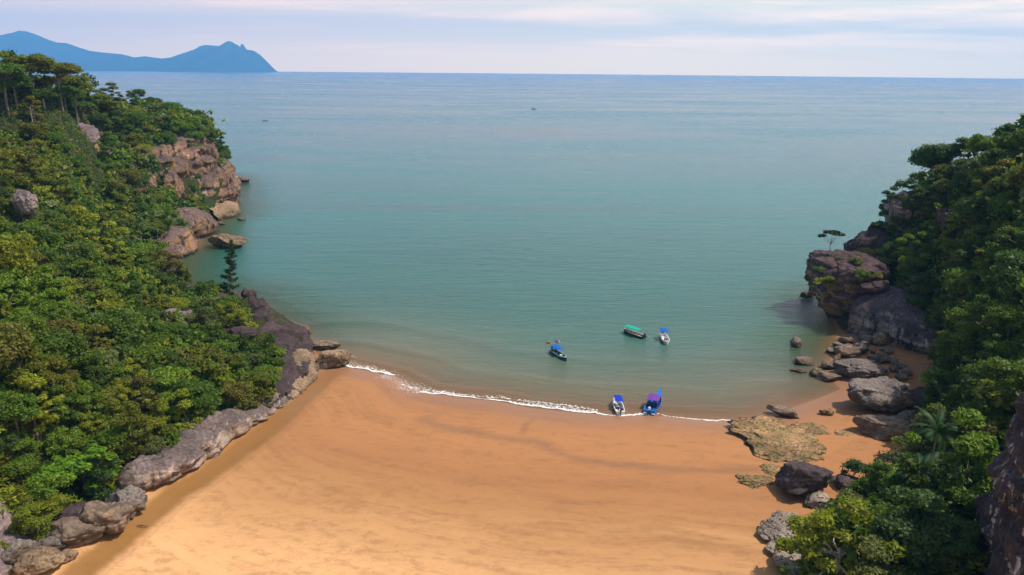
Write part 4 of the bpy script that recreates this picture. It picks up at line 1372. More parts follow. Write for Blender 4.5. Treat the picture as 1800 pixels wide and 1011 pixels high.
# skyline giants, measured one by one: u, v of crown centre, Y, radius, height above ground, kind, colour
GIANTS = [(52, 116, 262, 8.5, 9, 0, 3, 'left'), (98, 122, 268, 7.5, 9, 5, 6, 'left'), (128, 148, 285, 7.0, 8, 0, 3, 'left'), (22, 146, 255, 7, 8, 0, 1, 'left'), (75, 165, 262, 6, 6, 5, 0, 'left'), (112, 165, 275, 6, 7, 0, 1, 'left'), (196, 172, 325, 5.5, 7, 3, 5, 'left'), (215, 192, 335, 5, 6, 6, 5, 'left'),
          (240, 172, 345, 4.5, 9, 1, 0, 'left'), (262, 182, 348, 6, 7, 0, 0, 'left'), (290, 188, 355, 7, 7, 5, 1, 'left'), (318, 202, 358, 7, 7, 0, 1, 'left'), (345, 218, 362, 6.5, 7, 0, 6, 'left'), (365, 240, 366, 5, 6, 3, 1, 'left'), (375, 264, 372, 4.5, 5, 6, 0, 'left'), (392, 292, 380, 4.5, 5, 0, 0, 'left'), (178, 186, 318, 5, 6, 3, 5, 'left'),
          (2, 124, 250, 7, 7, 5, 1, 'left'),
          (1640, 282, 212, 6.0, 9, 0, 7, 'right'), (1660, 268, 208, 5, 9, 5, 7, 'right'), (1705, 258, 203, 4.2, 8, 0, 0, 'right'), (1735, 256, 190, 4.5, 7, 5, 2, 'right'), (1780, 252, 180, 4.0, 7, 5, 1, 'right'), (1810, 250, 172, 4.0, 7, 0, 2, 'right'), (1725, 300, 186, 4.5, 8, 5, 5, 'right'), (1562, 362, 206, 3.0, 5, 3, 7, 'right')]
GI = []
for u, v, Y, r, h, ki, ci, side in GIANTS:
    q = P(u, v, Y)
    zf = zleft if side == 'left' else zright
    zg = float(zf(np.array([[q[0], q[1]]]))[0])
    hh = max(h * 0.5, q[2] - zg)
    TREES = [tr_ for tr_ in TREES if math.hypot(tr_[0] - q[0], tr_[1] - q[1]) > r * 0.6]
    GI.append([q[0], q[1], zg, r, hh, ci, ki, random.uniform(0, 6.28), side])

# ---- which of them show largest: coarse painter's count
def visible_area(items, lift):
    cells = {}
    it = [(math.dist((x[0], x[1], x[2] + lift(x)), (0, 0, CAMH)), i) for i, x in enumerate(items)]
    it.sort()
    cov = np.zeros((253, 450), bool)
    vis = np.zeros(len(items))
    for d, i in it:
        x = items[i]
        pr = proj(np.array([[x[0], x[1], x[2] + lift(x)]]))[0]
        R = x[3] * F / pr[2] / 4
        cu, cv = pr[0] / 4, pr[1] / 4
        u0, u1 = int(max(0, cu - R)), int(min(450, cu + R + 1))
        v0, v1 = int(max(0, cv - R)), int(min(253, cv + R + 1))
        if u1 <= u0 or v1 <= v0:
            continue
        gu, gv = np.meshgrid(np.arange(u0, u1), np.arange(v0, v1))
        msk = (gu - cu) ** 2 + (gv - cv) ** 2 < R * R * 0.8
        sub = cov[v0:v1, u0:u1]
        vis[i] = (msk & ~sub).sum()
        sub |= msk
    return vis


ALL = GI + TREES
lift = lambda x: x[4]
va = visible_area(ALL, lift)
va[:len(GI)] += 1e4
order = np.argsort(-va)
NTREE = 300
pick = order[:NTREE]
rest = [i for k_, i in enumerate(order[NTREE:]) if va[i] > 0 or k_ % 4 == 0]

# landmarks used to tell the trees apart in words (their place in the picture)
LMK = {'left': [('the bright green tree', 155, 865), ('the pale rock wall', 300, 800), ('the casuarina', 415, 470), ('the pink grey outcrop', 310, 552), ('the orange rock face', 157, 268), ('the headland cliff', 340, 320), ('the purple rock roof', 142, 225), ('the cove bank', 285, 470),
                ('the lower corner ledge', 20, 930), ('the small purple rock', 42, 348), ('the promontory slab', 500, 600), ('the skyline giants', 85, 120), ('the square rock stack', 437, 522), ('the banana clump', 265, 570)],
       'right': [('the crowned headland rock', 1490, 480), ('the rock tower', 1590, 350), ('the streaked cliff', 1600, 590), ('the corner cliff', 1775, 850), ('the big dark boulder', 1410, 855), ('the little round tree', 1500, 820), ('the biggest grey boulder', 1533, 697), ('the big palm', 1640, 800), ('the purple rock', 1668, 385), ('the bare branched tree', 1560, 795), ('the skyline', 1760, 220)]}
ORD = ['nearest', 'second nearest', 'third nearest', 'fourth nearest', 'fifth nearest', 'sixth nearest', 'seventh nearest', 'eighth nearest', 'ninth nearest', 'tenth nearest', 'eleventh nearest', 'twelfth nearest', 'thirteenth nearest', 'fourteenth nearest', 'fifteenth nearest',
       'sixteenth nearest', 'seventeenth nearest', 'eighteenth nearest', 'nineteenth nearest', 'twentieth nearest']
SHAPE = {'dome': 'round crowned', 'tall': 'tall', 'umbrella': 'flat crowned', 'ragged': 'ragged', 'layered': 'layered', 'bush': 'round'}


def name_by_landmark(rows, noun, words_of):
    """rows: (side, u, v, description) -> labels that single each one out."""
    buckets = {}
    for i, (side, u, v, ds) in enumerate(rows):
        lm = min(LMK[side], key=lambda l: (l[1] - u) ** 2 + (l[2] - v) ** 2)
        buckets.setdefault((side, lm[0], ds), []).append((math.hypot(lm[1] - u, lm[2] - v), i))
    lab = [''] * len(rows)
    for (side, lm, ds), ls in buckets.items():
        ls.sort()
        for k, (_, i) in enumerate(ls):
            lab[i] = f'{ds} {noun} by {lm}' if len(ls) == 1 else f'{ds} {noun}, {ORD[min(k, 19)]} such to {lm}'
    return lab


rows = []
for i in pick:
    x = ALL[i]
    pr = proj(np.array([[x[0], x[1], x[2] + x[4]]]))[0]
    rows.append((x[8], pr[0], pr[1], f'{PAL[x[5]][0]} {SHAPE[KINDS[x[6]]]}'))
labels = name_by_landmark(rows, 'jungle tree', None)
for j, i in enumerate(pick):
    x = ALL[i]
    pt = PROTO[x[6]]
    root = empty('jungle_tree', (x[0], x[1], x[2] - 0.2), x[7])
    tag(root, labels[j], 'tree', 'jungle trees on the left hillside' if x[8] == 'left' else 'jungle trees on the right hillside')
    c_ = obj('crown', pt['hi'], root, (0, 0, x[4]))
    rr_ = x[3]
    c_.scale = (rr_, rr_, rr_ * (0.62 if i < len(GI) and x[8] == 'left' else random.uniform(0.85, 1.1)))
    col = PAL[x[5]][1]
    jv = random.uniform(0.82, 1.22)
    c_.color = (col[0] * jv, col[1] * jv * random.uniform(0.95, 1.05), col[2] * jv, 1)
    t_ = obj('trunk', pt['ptrunk'] if random.random() < 0.06 else pt['trunk'], root, (0, 0, 0))
    t_.scale = (rr_, rr_, x[4])

# ---- the rest of the forest and the undergrowth: one mass per hillside
def colour_arr(ci, n, jit, rg):
    c = np.array(PAL[ci][1]) * rg.uniform(0.8, 1.25)
    return np.repeat(c[None], n, 0)


for side, poly, zf in (('left', LEFT_HILL, zleft), ('right', RIGHT_HILL, zright)):
    rg = np.random.default_rng(88)
    Vs, Cs = [], []
    for i in rest:
        x = ALL[i]
        if x[8] != side:
            continue
        f = PROTO[x[6]]['far']
        ca, sa = math.cos(x[7]), math.sin(x[7])
        W = f * x[3]
        W = np.column_stack([W[:, 0] * ca - W[:, 1] * sa + x[0], W[:, 0] * sa + W[:, 1] * ca + x[1], W[:, 2] + x[2] + x[4]])
        Vs.append(W)
        Cs.append(colour_arr(x[5], len(W), 0, rg))
    V = np.concatenate(Vs)
    me = mesh_np('forest_canopy', V, np.arange(len(V)).reshape(-1, 4), M['leafmass'])
    attr_col(me, 'col', np.concatenate(Cs))
    tag(obj('forest_canopy', me), f'dense jungle canopy filling the {side} hillside between the larger trees', 'forest', None, 'stuff')
    # undergrowth leaves
    bx = (-400, -34, 56, 480) if side == 'left' else (30, 240, 46, 330)
    n0 = 520000 if side == 'left' else 300000
    q = np.column_stack([rg.uniform(bx[0], bx[1], n0), rg.uniform(bx[2], bx[3], n0)])
    nb_ = (-105, -38, 66, 150, 190000) if side == 'left' else (30, 105, 46, 140, 150000)
    q = np.concatenate([q, np.column_stack([rg.uniform(nb_[0], nb_[1], nb_[4]), rg.uniform(nb_[2], nb_[3], nb_[4])])])
    q = q[inside(q, poly)]
    ok = seg_dist(q, poly, True) > 0.9
    for x_, y_, r_ in SHOWROCK:
        ok &= np.hypot(q[:, 0] - x_, q[:, 1] - y_) > r_ * 0.92
    q = q[ok]
    z = zf(q)
    ok = ~bare_px(np.column_stack([q, z + 0.6]), False)
    q, z = q[ok], z[ok]
    pr = proj(np.column_stack([q, z + 1]))
    k = (pr[:, 0] > -380) & (pr[:, 0] < 2150) & (pr[:, 1] < 1150) & ((pr[:, 0] > -60) | (rg.random(len(q)) < 0.5)) & (rg.random(len(q)) < np.clip(200 / pr[:, 2], 0.25, 1))
    q, z, dd = q[k], z[k], pr[k, 2]
    lump = np.clip(0.5 + 0.9 * fbm(np.column_stack([q / 2.6, np.zeros(len(q))]), 2, 71), 0, 1.4)
    up = lump * 2.3 * rg.uniform(0.35, 1.0, len(q)) ** 0.5
    cen = np.column_stack([q, z + up])
    nr = rg.normal(size=(len(q), 3)) * 0.75 + np.array([0, 0, 0.8])
    V = leaf_quads(cen, nr, (0.20 + dd * 0.0011) * rg.uniform(0.7, 1.4, len(q)), rg)
    cid = np.clip(((0.5 + 0.55 * vn(np.column_stack([q / 5.0, np.zeros(len(q))]), 73)) * 8).astype(int), 0, 7)
    Cc = np.array([PAL[i][1] for i in (0, 1, 2, 1, 2, 3, 4, 6)])[cid] * 0.95
    me = mesh_np('undergrowth', V, np.arange(len(V)).reshape(-1, 4), M['leafmass'])
    attr_col(me, 'col', np.repeat(Cc, 4, 0))
    tag(obj('undergrowth', me), f'low leafy undergrowth covering the {side} hillside', 'undergrowth', None, 'stuff')
    print(side, 'undergrowth', len(q), 'trees mass', len(Vs))

# ------------------------------------------------------------------ plants that stand out, one by one
def ground(q, side):
    return float((zleft if side == 'left' else zright)(np.array([[q[0], q[1]]]))[0])


def leafy(name, label, q, z, r, h, proto_blobs, n, lsize, col, rg, bark='bark', limbs=6, trunk_r=0.16, squash=1.0, group=None, up=0.35):
    root = empty(name, (q[0], q[1], z))
    tag(root, label, 'tree', group)
    V = blob_cloud(proto_blobs, n, lsize, rg, up=up) * np.array([r, r, r * squash])
    c = obj('crown', mesh_np('crown', V, np.arange(len(V)).reshape(-1, 4), M['leaf']), root, (0, 0, h))
    c.color = (*col, 1)
    segs = limb((0, 0, -0.6), (0.05 * h, 0.02 * h, h * 0.72), trunk_r, trunk_r * 0.6, 4, rg, 0.04 * r)
    for b in proto_blobs[:limbs]:
        segs += limb((0.05 * h, 0.02 * h, h * (0.5 + 0.22 * rg.random())), (b[0] * r, b[1] * r, h + b[2] * r * squash), trunk_r * 0.5, trunk_r * 0.15, 4, rg, 0.06 * r)
    Vt, Ft = tubes(segs, 6)
    obj('trunk', mesh_np('trunk', Vt, Ft, M[bark], True), root)
    return root


def hit_hill(u, v, side, y0=60, y1=420):
    ys_ = np.arange(y0, y1, 0.5)
    d_ = ray(u, v)
    pts = CAM + d_ * (ys_ / d_[1])[:, None]
    zz = (zleft if side == 'left' else zright)(pts)
    pl_ = LEFT_HILL if side == 'left' else RIGHT_HILL
    k_ = np.where((pts[:, 2] <= zz) & inside(pts[:, :2], pl_))[0]
    return pts[k_[0]] if len(k_) else None


rg = np.random.default_rng(1234)
# bright green tree over the boulders
q = P(155, 905, 94)
leafy('broadleaf_tree', 'bright yellow green tree with large leaf clusters leaning over the boulders at the beach edge', q, ground(q, 'left') - 0.3, 3.7, 4.6, make_blobs('ragged', rg) + make_blobs('dome', rg)[:8], 2600, 0.10, (0.125, 0.235, 0.012), rg, limbs=8, up=0.9, squash=0.75)
# lone umbrella tree on the crowned rock
q = hit_rock(1457, 446)
q = P(1457, 446, 194) if q is None else q
leafy('umbrella_tree', 'lone thin tree with a flat open crown standing on the dark crowned headland rock', q, q[2] - 0.6, 3.5, 5.6, [(0.0, 0.0, 0.22, 0.22, 0.35), (0.35, 0.1, 0.2, 0.24, 0.3), (-0.3, 0.05, 0.2, 0.25, 0.3), (0.68, -0.1, 0.05, 0.22, 0.3), (-0.65, 0.0, -0.05, 0.22, 0.3), (0.1, -0.3, 0.12, 0.2, 0.3), (-0.78, 0.1, -0.14, 0.12, 0.4), (0.82, 0.1, 0.0, 0.12, 0.4)], 1300, 0.085, (0.03, 0.055, 0.018), rg, 'palebark', 8, 0.11)
# little round tree on the sand
q = Gs(1499, 850)
leafy('round_tree', 'little round topped tree with a thin trunk standing on the sand behind the purple rock', q, q[2] - 0.2, 2.0, 2.7, [(0.0, 0, 0.3, 0.45, 0.7), (0.42, 0.1, 0.05, 0.4, 0.7), (-0.45, 0.1, 0.05, 0.4, 0.7), (0.1, -0.4, 0, 0.38, 0.7), (-0.7, 0, -0.35, 0.25, 0.6), (0.7, 0, -0.2, 0.26, 0.6), (0, 0.4, 0.1, 0.4, 0.7)], 1500, 0.085, (0.045, 0.095, 0.02), rg, 'palebark', 7, 0.07)
# bare branched tree
q = P(1578, 838, 100)
leafy('bare_tree', 'sparse tree with twisting bare grey branches reaching out over the sand', q, ground(q, 'right') - 0.3, 3.0, 3.4, [(-0.9, 0.1, 0.1, 0.32, 0.5), (-0.55, -0.2, 0.3, 0.3, 0.5), (-0.6, 0.3, 0.15, 0.32, 0.5), (-0.2, 0, 0.4, 0.34, 0.5), (-1.1, -0.1, -0.1, 0.22, 0.5), (0.2, 0.2, 0.3, 0.3, 0.5), (-0.85, 0.4, -0.2, 0.2, 0.5), (-0.2, -0.4, 0.1, 0.3, 0.5)], 900, 0.06, (0.085, 0.105, 0.045), rg, 'palebark', 8, 0.12)
# small trees on the promontory beside the casuarina and on the slope
for (u, v, Y, r, h, ci, kind, lab) in [(345, 540, 168, 2.0, 3.4, 1, 'tall', 'thin stemmed dark small tree on the promontory edge, first from the pink grey outcrop'), (372, 548, 166, 1.9, 3.4, 0, 'tall', 'thin stemmed dark small tree on the promontory, between two others like it'),
                                      (398, 545, 165, 1.8, 3.0, 2, 'tall', 'thin stemmed dark small tree nearest below the casuarina'), (425, 560, 160, 2.0, 2.6, 4, 'dome', 'yellow green small tree over the dark hump on the promontory'),
                                      (332, 520, 184, 1.7, 2.2, 2, 'dome', 'round bushy tree at the cove end of the bushy point')]:
    q = P(u, v + 22, Y)
    leafy('small_tree', lab, q, ground(q, 'left') - 0.2, r, h, make_blobs(kind, rg), 1500, 0.10, PAL[ci][1], rg, 'palebark', 6, 0.08, 0.8 if kind == 'tall' else 0.9)


# casuarina: a feathery cone of drooping sprays
def casuarina(q, z, H, label):
    root = empty('casuarina_tree', (q[0], q[1], z))
    tag(root, label, 'tree')
    rg = np.random.default_rng(5)
    lean = np.array([0.10, 0.0, 1.0])
    segs = limb((0, 0, -0.8), lean * H, 0.17, 0.03, 8, rg, 0.05)
    cen, nrm = [], []
    for k in range(52):
        f = 0.2 + 0.78 * k / 52 + rg.uniform(-0.01, 0.01)
        a = rg.uniform(0, 6.28)
        ln = (1 - f) ** 0.7 * 2.5 * rg.uniform(0.55, 1.15) + 0.25
        p0 = lean * H * f
        p1 = p0 + np.array([math.cos(a) * ln, math.sin(a) * ln, 0.35 * ln])
        segs += limb(p0, p1, 0.035, 0.008, 3, rg, 0.05)
        m_ = int(44 * ln / 1.5) + 14
        tt = rg.uniform(0.25, 1.08, m_)[:, None]
        pts = p0 + (p1 - p0) * tt + rg.normal(size=(m_, 3)) * np.array([0.16, 0.16, 0.14])
        cen.append(pts)
        nrm.append(rg.normal(size=(m_, 3)) * np.array([1, 1, 0.4]))
    cen, nrm = np.concatenate(cen), np.concatenate(nrm)
    V = leaf_quads(cen, nrm, rg.uniform(0.18, 0.36, len(cen)), rg, 0.32)
    c = obj('crown', mesh_np('crown', V, np.arange(len(V)).reshape(-1, 4), M['leaf']), root)
    c.color = (0.045, 0.075, 0.022, 1)
    Vt, Ft = tubes(segs, 5)
    obj('trunk', mesh_np('trunk', Vt, Ft, M['bark'], True), root)


q = P(403, 535, 172)
casuarina(q, q[2] - 1.0, 16.6, 'tall feathery casuarina standing against the water at the top of the promontory')


# palms: trunk and single fronds
def frond_mesh(L_, n, droop, w, seed, leaflet=0.5):
    rg = np.random.default_rng(seed)
    V, Fc = [], []

    def pt(t):
        return np.array([L_ * t * (1 - 0.18 * droop * t), 0, L_ * (0.42 * t - 0.85 * droop * t * t)])
    for k in range(n):
        t = 0.12 + 0.88 * k / (n - 1)
        p, p2 = pt(t), pt(min(1.0, t + 0.06))
        d = (p2 - p) / (np.linalg.norm(p2 - p) + 1e-9) if t < 1 else np.array([1, 0, -1])
        ll = leaflet * L_ * 0.42 * math.sin(math.pi * (0.12 + 0.80 * t)) * rg.uniform(0.8, 1.15)
        for s in (-1, 1):
            tip = p + np.array([d[0] * ll * 0.6, s * ll * 0.8, d[2] * ll * 0.6 - 0.25 * ll])
            i = len(V)
            V += [p - d * w, p + d * w, tip]
            Fc.append((i, i + 1, i + 2))
    ks = [pt(x) for x in (0, 0.35, 0.7, 1.0)]
    for k in range(3):
        i = len(V)
        V += [ks[k] + (0, -0.03, 0), ks[k] + (0, 0.03, 0), ks[k + 1] + (0, 0.02, 0), ks[k + 1] + (0, -0.02, 0)]
        Fc.append((i, i + 1, i + 2, i + 3))
    return mesh_np('frond', np.array(V), Fc, M['leaf'])


FROND = [frond_mesh(1.0, 22, 0.8, 0.022, 1), frond_mesh(1.0, 22, 1.1, 0.022, 2), frond_mesh(1.0, 20, 0.5, 0.022, 3)]
BAN = frond_mesh(1.0, 9, 0.55, 0.09, 4, 0.42)
ring = tubes(limb((0, 0, -0.1), (0.04, 0.02, 1.0), 0.11, 0.075, 5, np.random.default_rng(3), 0.01), 7)
PTRUNK = mesh_np('trunk', ring[0], ring[1], M['palebark'], True)


def palm(name, label, q, z, r, h, n, col, seed, meshes=FROND, group=None, tilt=0.0):
    rg = np.random.default_rng(seed)
    root = empty(name, (q[0], q[1], z), rg.uniform(0, 6))
    tag(root, label, 'palm' if 'palm' in name else 'plant', group)
    if h > 0.5:
        t_ = obj('trunk', PTRUNK, root)
        t_.scale = (1.4, 1.4, h)
    for k in range(n):
        f = obj('frond', meshes[k % len(meshes)], root, (0, 0, h))
        el = rg.uniform(-0.9, 0.45) - (0.35 if k % 3 == 0 else 0)
        f.rotation_euler = (rg.uniform(-0.25, 0.25), el * 0.8, k * 2.4 + rg.uniform(-0.25, 0.25))
        s = r * rg.uniform(0.85, 1.12)
        f.scale = (s, s, s)
        j = rg.uniform(0.8, 1.25)
        f.color = (col[0] * j, col[1] * j, col[2] * j, 1)


for (u, v, Y, r, h, n, col, side, lab, g) in [
        (1640, 800, 95, 4.4, 5.6, 20, (0.035, 0.085, 0.018), 'right', 'big feathery palm with arching fronds among the trees above the dark boulder', None),
        (1612, 868, 87, 3.8, 5.0, 18, (0.022, 0.065, 0.022), 'right', 'dark shaded palm below the big feathery palm', None),
        (1668, 735, 108, 2.6, 2.4, 11, (0.04, 0.09, 0.02), 'right', 'small palm up the slope behind the big feathery palm', None),
        (250, 446, 225, 3.4, 2.2, 12, (0.10, 0.125, 0.012), 'left', 'yellowish palm on the slope above the cove bank, lowest of its cluster', 'palms above the cove'),
        (262, 425, 232, 3.2, 2.4, 12, (0.075, 0.115, 0.012), 'left', 'green palm nearest the squat cove rock', 'palms above the cove'),
        (228, 418, 225, 3.4, 2.4, 12, (0.12, 0.13, 0.014), 'left', 'bright yellow palm inland of the squat cove rock', 'palms above the cove'),
        (275, 402, 245, 3.4, 2.6, 12, (0.07, 0.11, 0.012), 'left', 'green palm under the headland cliff, next to the buttress', 'palms above the cove'),
        (245, 392, 240, 3.2, 2.8, 12, (0.06, 0.10, 0.016), 'left', 'mid green palm higher on the slope, topmost of the cove cluster', 'palms above the cove'),
        (205, 440, 215, 3.2, 2.2, 12, (0.10, 0.12, 0.014), 'left', 'yellow green palm at the inland edge of the cove cluster', 'palms above the cove'),
        (292, 385, 255, 3.0, 2.2, 11, (0.09, 0.125, 0.012), 'left', 'light green palm at the foot of the orange cliff patch', 'palms above the cove'),
        (140, 420, 180, 3.0, 2.6, 12, (0.085, 0.105, 0.014), 'left', 'olive palm alone in the middle of the hillside', None),
        (30, 430, 138, 2.8, 2.6, 12, (0.06, 0.10, 0.016), 'left', 'mid green palm at the frame edge halfway up the hillside', None)]:
    q = P(u, v, Y)
    z = ground(q, side)
    palm('palm_tree', lab, q, z, r, max(h, q[2] - z), n, col, int(u), group=g)
q = P(265, 580, 146)
palm('banana_plant', 'bright yellow green clump of broad arching leaves beside the pink grey outcrop', q, max(ground(q, 'left'), q[2] - 1.0), 3.0, 0.6, 11, (0.16, 0.22, 0.015), 9, [BAN])

# ------------------------------------------------------------------ shrubs on rock edges, each its own
SH = [
    (1447, 492, 183, 2.4, 4, 'right', 'yellow green bush clinging to the rim of the crowned headland rock'), (1440, 470, 186, 1.6, 1, 'right', 'dark green bush at the outer edge of the crowned headland rock'),
    (1458, 486, 184, 1.5, 3, 'right', 'olive bush under the lone umbrella tree'), (1474, 448, 196, 0.8, 2, 'right', 'tiny shrub right beside the lone umbrella tree'), (1505, 455, 192, 2.0, 3, 'right', 'olive shrub where the bare crown meets the trees'),
    (1512, 478, 186, 2.2, 2, 'right', 'leaf green shrub on the inland side of the bare crown'), (1522, 440, 196, 2.4, 3, 'right', 'olive shrub below the dark domed rock'), (1560, 455, 186, 2.6, 2, 'right', 'leaf green shrub above the cracked rock lip'),
    (1540, 480, 182, 1.8, 3, 'right', 'olive shrub on top of the cracked rock lip'), (1634, 662, 144, 2.0, 1, 'right', 'dark round bush at the foot of the streaked cliff'), (1650, 690, 126, 2.4, 1, 'right', 'dark green bush beside the upright blackish boulder'),
    (1755, 729, 100, 0.9, 8, 'right', 'small shrub with orange red leaves among the green trees'), (1560, 372, 204, 1.8, 7, 'right', 'blue green shrub hanging beside the rock tower'), (1545, 392, 203, 2.2, 0, 'right', 'dark shrub between the rock tower and the domed rock'),
    (475, 640, 143, 2.4, 2, 'left', 'round leaf green bush on the promontory beside the dark slab'), (455, 655, 137, 2.2, 3, 'left', 'olive bush on the promontory above the pitted apron'), (490, 615, 148, 2.0, 2, 'left', 'spiky leaf green bush at the edge of the dark slab'),
    (470, 612, 150, 2.2, 1, 'left', 'deep green bush in the middle of the promontory'), (485, 650, 139, 1.6, 4, 'left', 'yellow green bush nearest the white streaks'), (450, 620, 147, 2.2, 6, 'left', 'brownish bush behind the round promontory bush'),
    (440, 640, 142, 2.0, 2, 'left', 'leaf green bush inland of the olive promontory bush'), (430, 668, 133, 2.0, 3, 'left', 'olive bush over the upper end of the rock wall'), (462, 680, 132, 1.5, 2, 'left', 'small green bush on the brink above the pitted apron'),
    (440, 570, 160, 2.0, 4, 'left', 'yellow green bush below the leaning dark block'), (410, 560, 163, 1.8, 3, 'left', 'olive bush at the foot of the casuarina'), (428, 545, 168, 1.7, 3, 'left', 'olive bush against the square dark stack'),
    (268, 452, 226, 3.0, 2, 'left', 'broad leaf green bush hanging over the cove bank'), (280, 470, 220, 2.6, 2, 'left', 'rounded green bush lowest on the cove bank'), (258, 472, 215, 2.6, 1, 'left', 'deep green bush on the inland side of the cove bank'),
    (240, 462, 212, 2.6, 4, 'left', 'yellow green bush between the palms and the cove bank'), (275, 492, 208, 2.0, 1, 'left', 'deep green bush at the end of the cove bank'), (312, 512, 192, 2.2, 4, 'left', 'bright yellow green bush on the bushy point'), (330, 525, 182, 1.8, 1, 'left', 'deep green bush beside the round tree on the bushy point'),
    (395, 302, 376, 3.6, 1, 'left', 'deep green bush on the seaward corner of the headland cliff'), (400, 318, 372, 3.0, 2, 'left', 'leaf green bush lowest on the seaward corner of the headland cliff'), (388, 280, 376, 3.6, 0, 'left', 'dark bush highest on the seaward corner of the headland cliff'),
    (376, 300, 350, 1.8, 3, 'left', 'olive bush clinging to the middle of the headland cliff'), (300, 392, 268, 2.6, 4, 'left', 'yellow green bush at the foot of the headland cliff'), (288, 402, 258, 2.6, 2, 'left', 'leaf green bush over the squat cove rock'),
    (40, 905, 92, 1.1, 4, 'left', 'yellow bush growing from the purple rock in the lower corner'), (25, 925, 90, 0.8, 6, 'left', 'brownish bush below the yellow one in the lower corner'), (205, 870, 99, 1.2, 3, 'left', 'olive bush between the bright tree and the end of the rock wall'),
    (240, 805, 104, 1.3, 1, 'left', 'deep green bush on top of the near end of the rock wall'), (275, 800, 106, 1.3, 3, 'left', 'olive bush on top of the rock wall, second from its near end'), (312, 785, 110, 1.3, 1, 'left', 'deep green bush on top of the rock wall, third from its near end'),
    (345, 760, 114, 1.3, 3, 'left', 'olive bush on the middle of the rock wall'), (385, 728, 120, 1.3, 2, 'left', 'leaf green bush on the highest part of the rock wall'), (420, 708, 126, 1.3, 3, 'left', 'olive bush where the rock wall steps down'), (445, 696, 129, 1.2, 2, 'left', 'leaf green bush near the far end of the rock wall'),
    (1478, 925, 84, 1.5, 2, 'right', 'leaf green bush leaning over the white crusted rock'), (1455, 905, 88, 1.0, 4, 'right', 'yellow green bush beside the big dark boulder'), (1430, 975, 79, 1.6, 2, 'right', 'leaf green bush over the pale rough shelf'), (1420, 995, 77, 1.6, 4, 'right', 'yellow green rounded bush at the frame bottom beside the pale shelf'),
    (1500, 905, 88, 1.5, 1, 'right', 'deep green bush behind the white crusted rock'), (1545, 845, 96, 1.5, 2, 'right', 'leaf green bush beside the bare branched tree'), (1590, 775, 110, 1.8, 4, 'right', 'yellow green bush over the pale blocky rock'), (1625, 735, 118, 1.8, 2, 'right', 'leaf green bush above the upright blackish boulder'),
]
for k, (u, v, Y, r, ci, side, lab) in enumerate(SH):
    q = P(u, v, Y)
    if 'crown' in lab or 'lip' in lab or 'umbrella' in lab:
        hq = hit_rock(u, v + 6)
        q = hq + np.array([0, 0, 0.35 * r]) if hq is not None else q
    zg = ground(q, side)
    o = obj('shrub', BUSH[k % 4][0], None, (q[0], q[1], q[2] - 0.55 * r if r < 3.5 else q[2] - r * 0.6))
    o.rotation_euler = (0, 0, k * 1.3)
    o.scale = (r, r, r * 0.95)
    col = (0.30, 0.06, 0.02) if ci == 8 else PAL[ci][1]
    j = random.uniform(0.9, 1.25)
    o.color = (col[0] * j, col[1] * j, col[2] * j, 1)
    tag(o, lab, 'shrub', 'shrubs growing on the rocks')

for k, (u, v, r, ci, lab) in enumerate([(338, 332, 2.6, 1, 'deep green bush in the notch of the headland cliff, highest of its cluster'), (352, 346, 2.4, 2, 'leaf green bush in the notch of the headland cliff, nearest the terrace'), (334, 352, 2.6, 3, 'olive bush in the notch of the headland cliff, inland of the terrace'),
                                        (346, 364, 2.4, 1, 'deep green bush in the notch of the headland cliff, just above the buttress'), (330, 372, 2.6, 2, 'leaf green bush in the notch of the headland cliff, lowest on its inland side'), (360, 330, 2.0, 3, 'olive bush in the notch of the headland cliff, seaward of the others'), (358, 366, 2.2, 2, 'leaf green bush in the notch of the headland cliff, lowest on its seaward side')]):
    q = hit_hill(u, v, 'left', 230, 420)
    if q is None:
        continue
    o = obj('shrub', BUSH[k % 4][0], None, (q[0], q[1], q[2] - 0.2 * r))
    o.rotation_euler = (0, 0, k * 2.1)
    o.scale = (r, r, r * 1.1)
    o.color = (*PAL[ci][1], 1)
    tag(o, lab, 'shrub', 'shrubs growing on the rocks')

# bushes rooted on the ledges of the headland cliff
hc = bpy.data.objects['headland_cliff'].data
vco = np.empty(len(hc.vertices) * 3, np.float32)
hc.vertices.foreach_get('co', vco)
vno = np.empty(len(hc.vertices) * 3, np.float32)
hc.vertices.foreach_get('normal', vno)
vco, vno = vco.reshape(-1, 3), vno.reshape(-1, 3)
cand = vco[(vno[:, 2] > 0.55) & (vco[:, 2] > 5) & (vco[:, 1] > 256) & (vco[:, 1] < 356)]
lr = np.random.default_rng(12)
lr.shuffle(cand)
got = []
for p_ in cand:
    if all(np.linalg.norm(p_ - g_) > 5.5 for g_ in got):
        got.append(p_)
    if len(got) >= 18:
        break
got.sort(key=lambda p_: -p_[1])
for k, p_ in enumerate(got):
    r = lr.uniform(0.9, 2.0)
    o = obj('shrub', BUSH[k % 4][0], None, (p_[0], p_[1], p_[2] - 0.15 * r))
    o.rotation_euler = (0, 0, k * 1.7)
    o.scale = (r, r, r * lr.uniform(0.8, 1.3))
    ci = int(lr.choice([0, 1, 1, 2, 3, 4]))
    o.color = (*PAL[ci][1], 1)
    tag(o, f'{PAL[ci][0]} bush rooted on a ledge of the headland cliff, {words_[k]} from its seaward end', 'shrub', 'shrubs growing on the rocks')

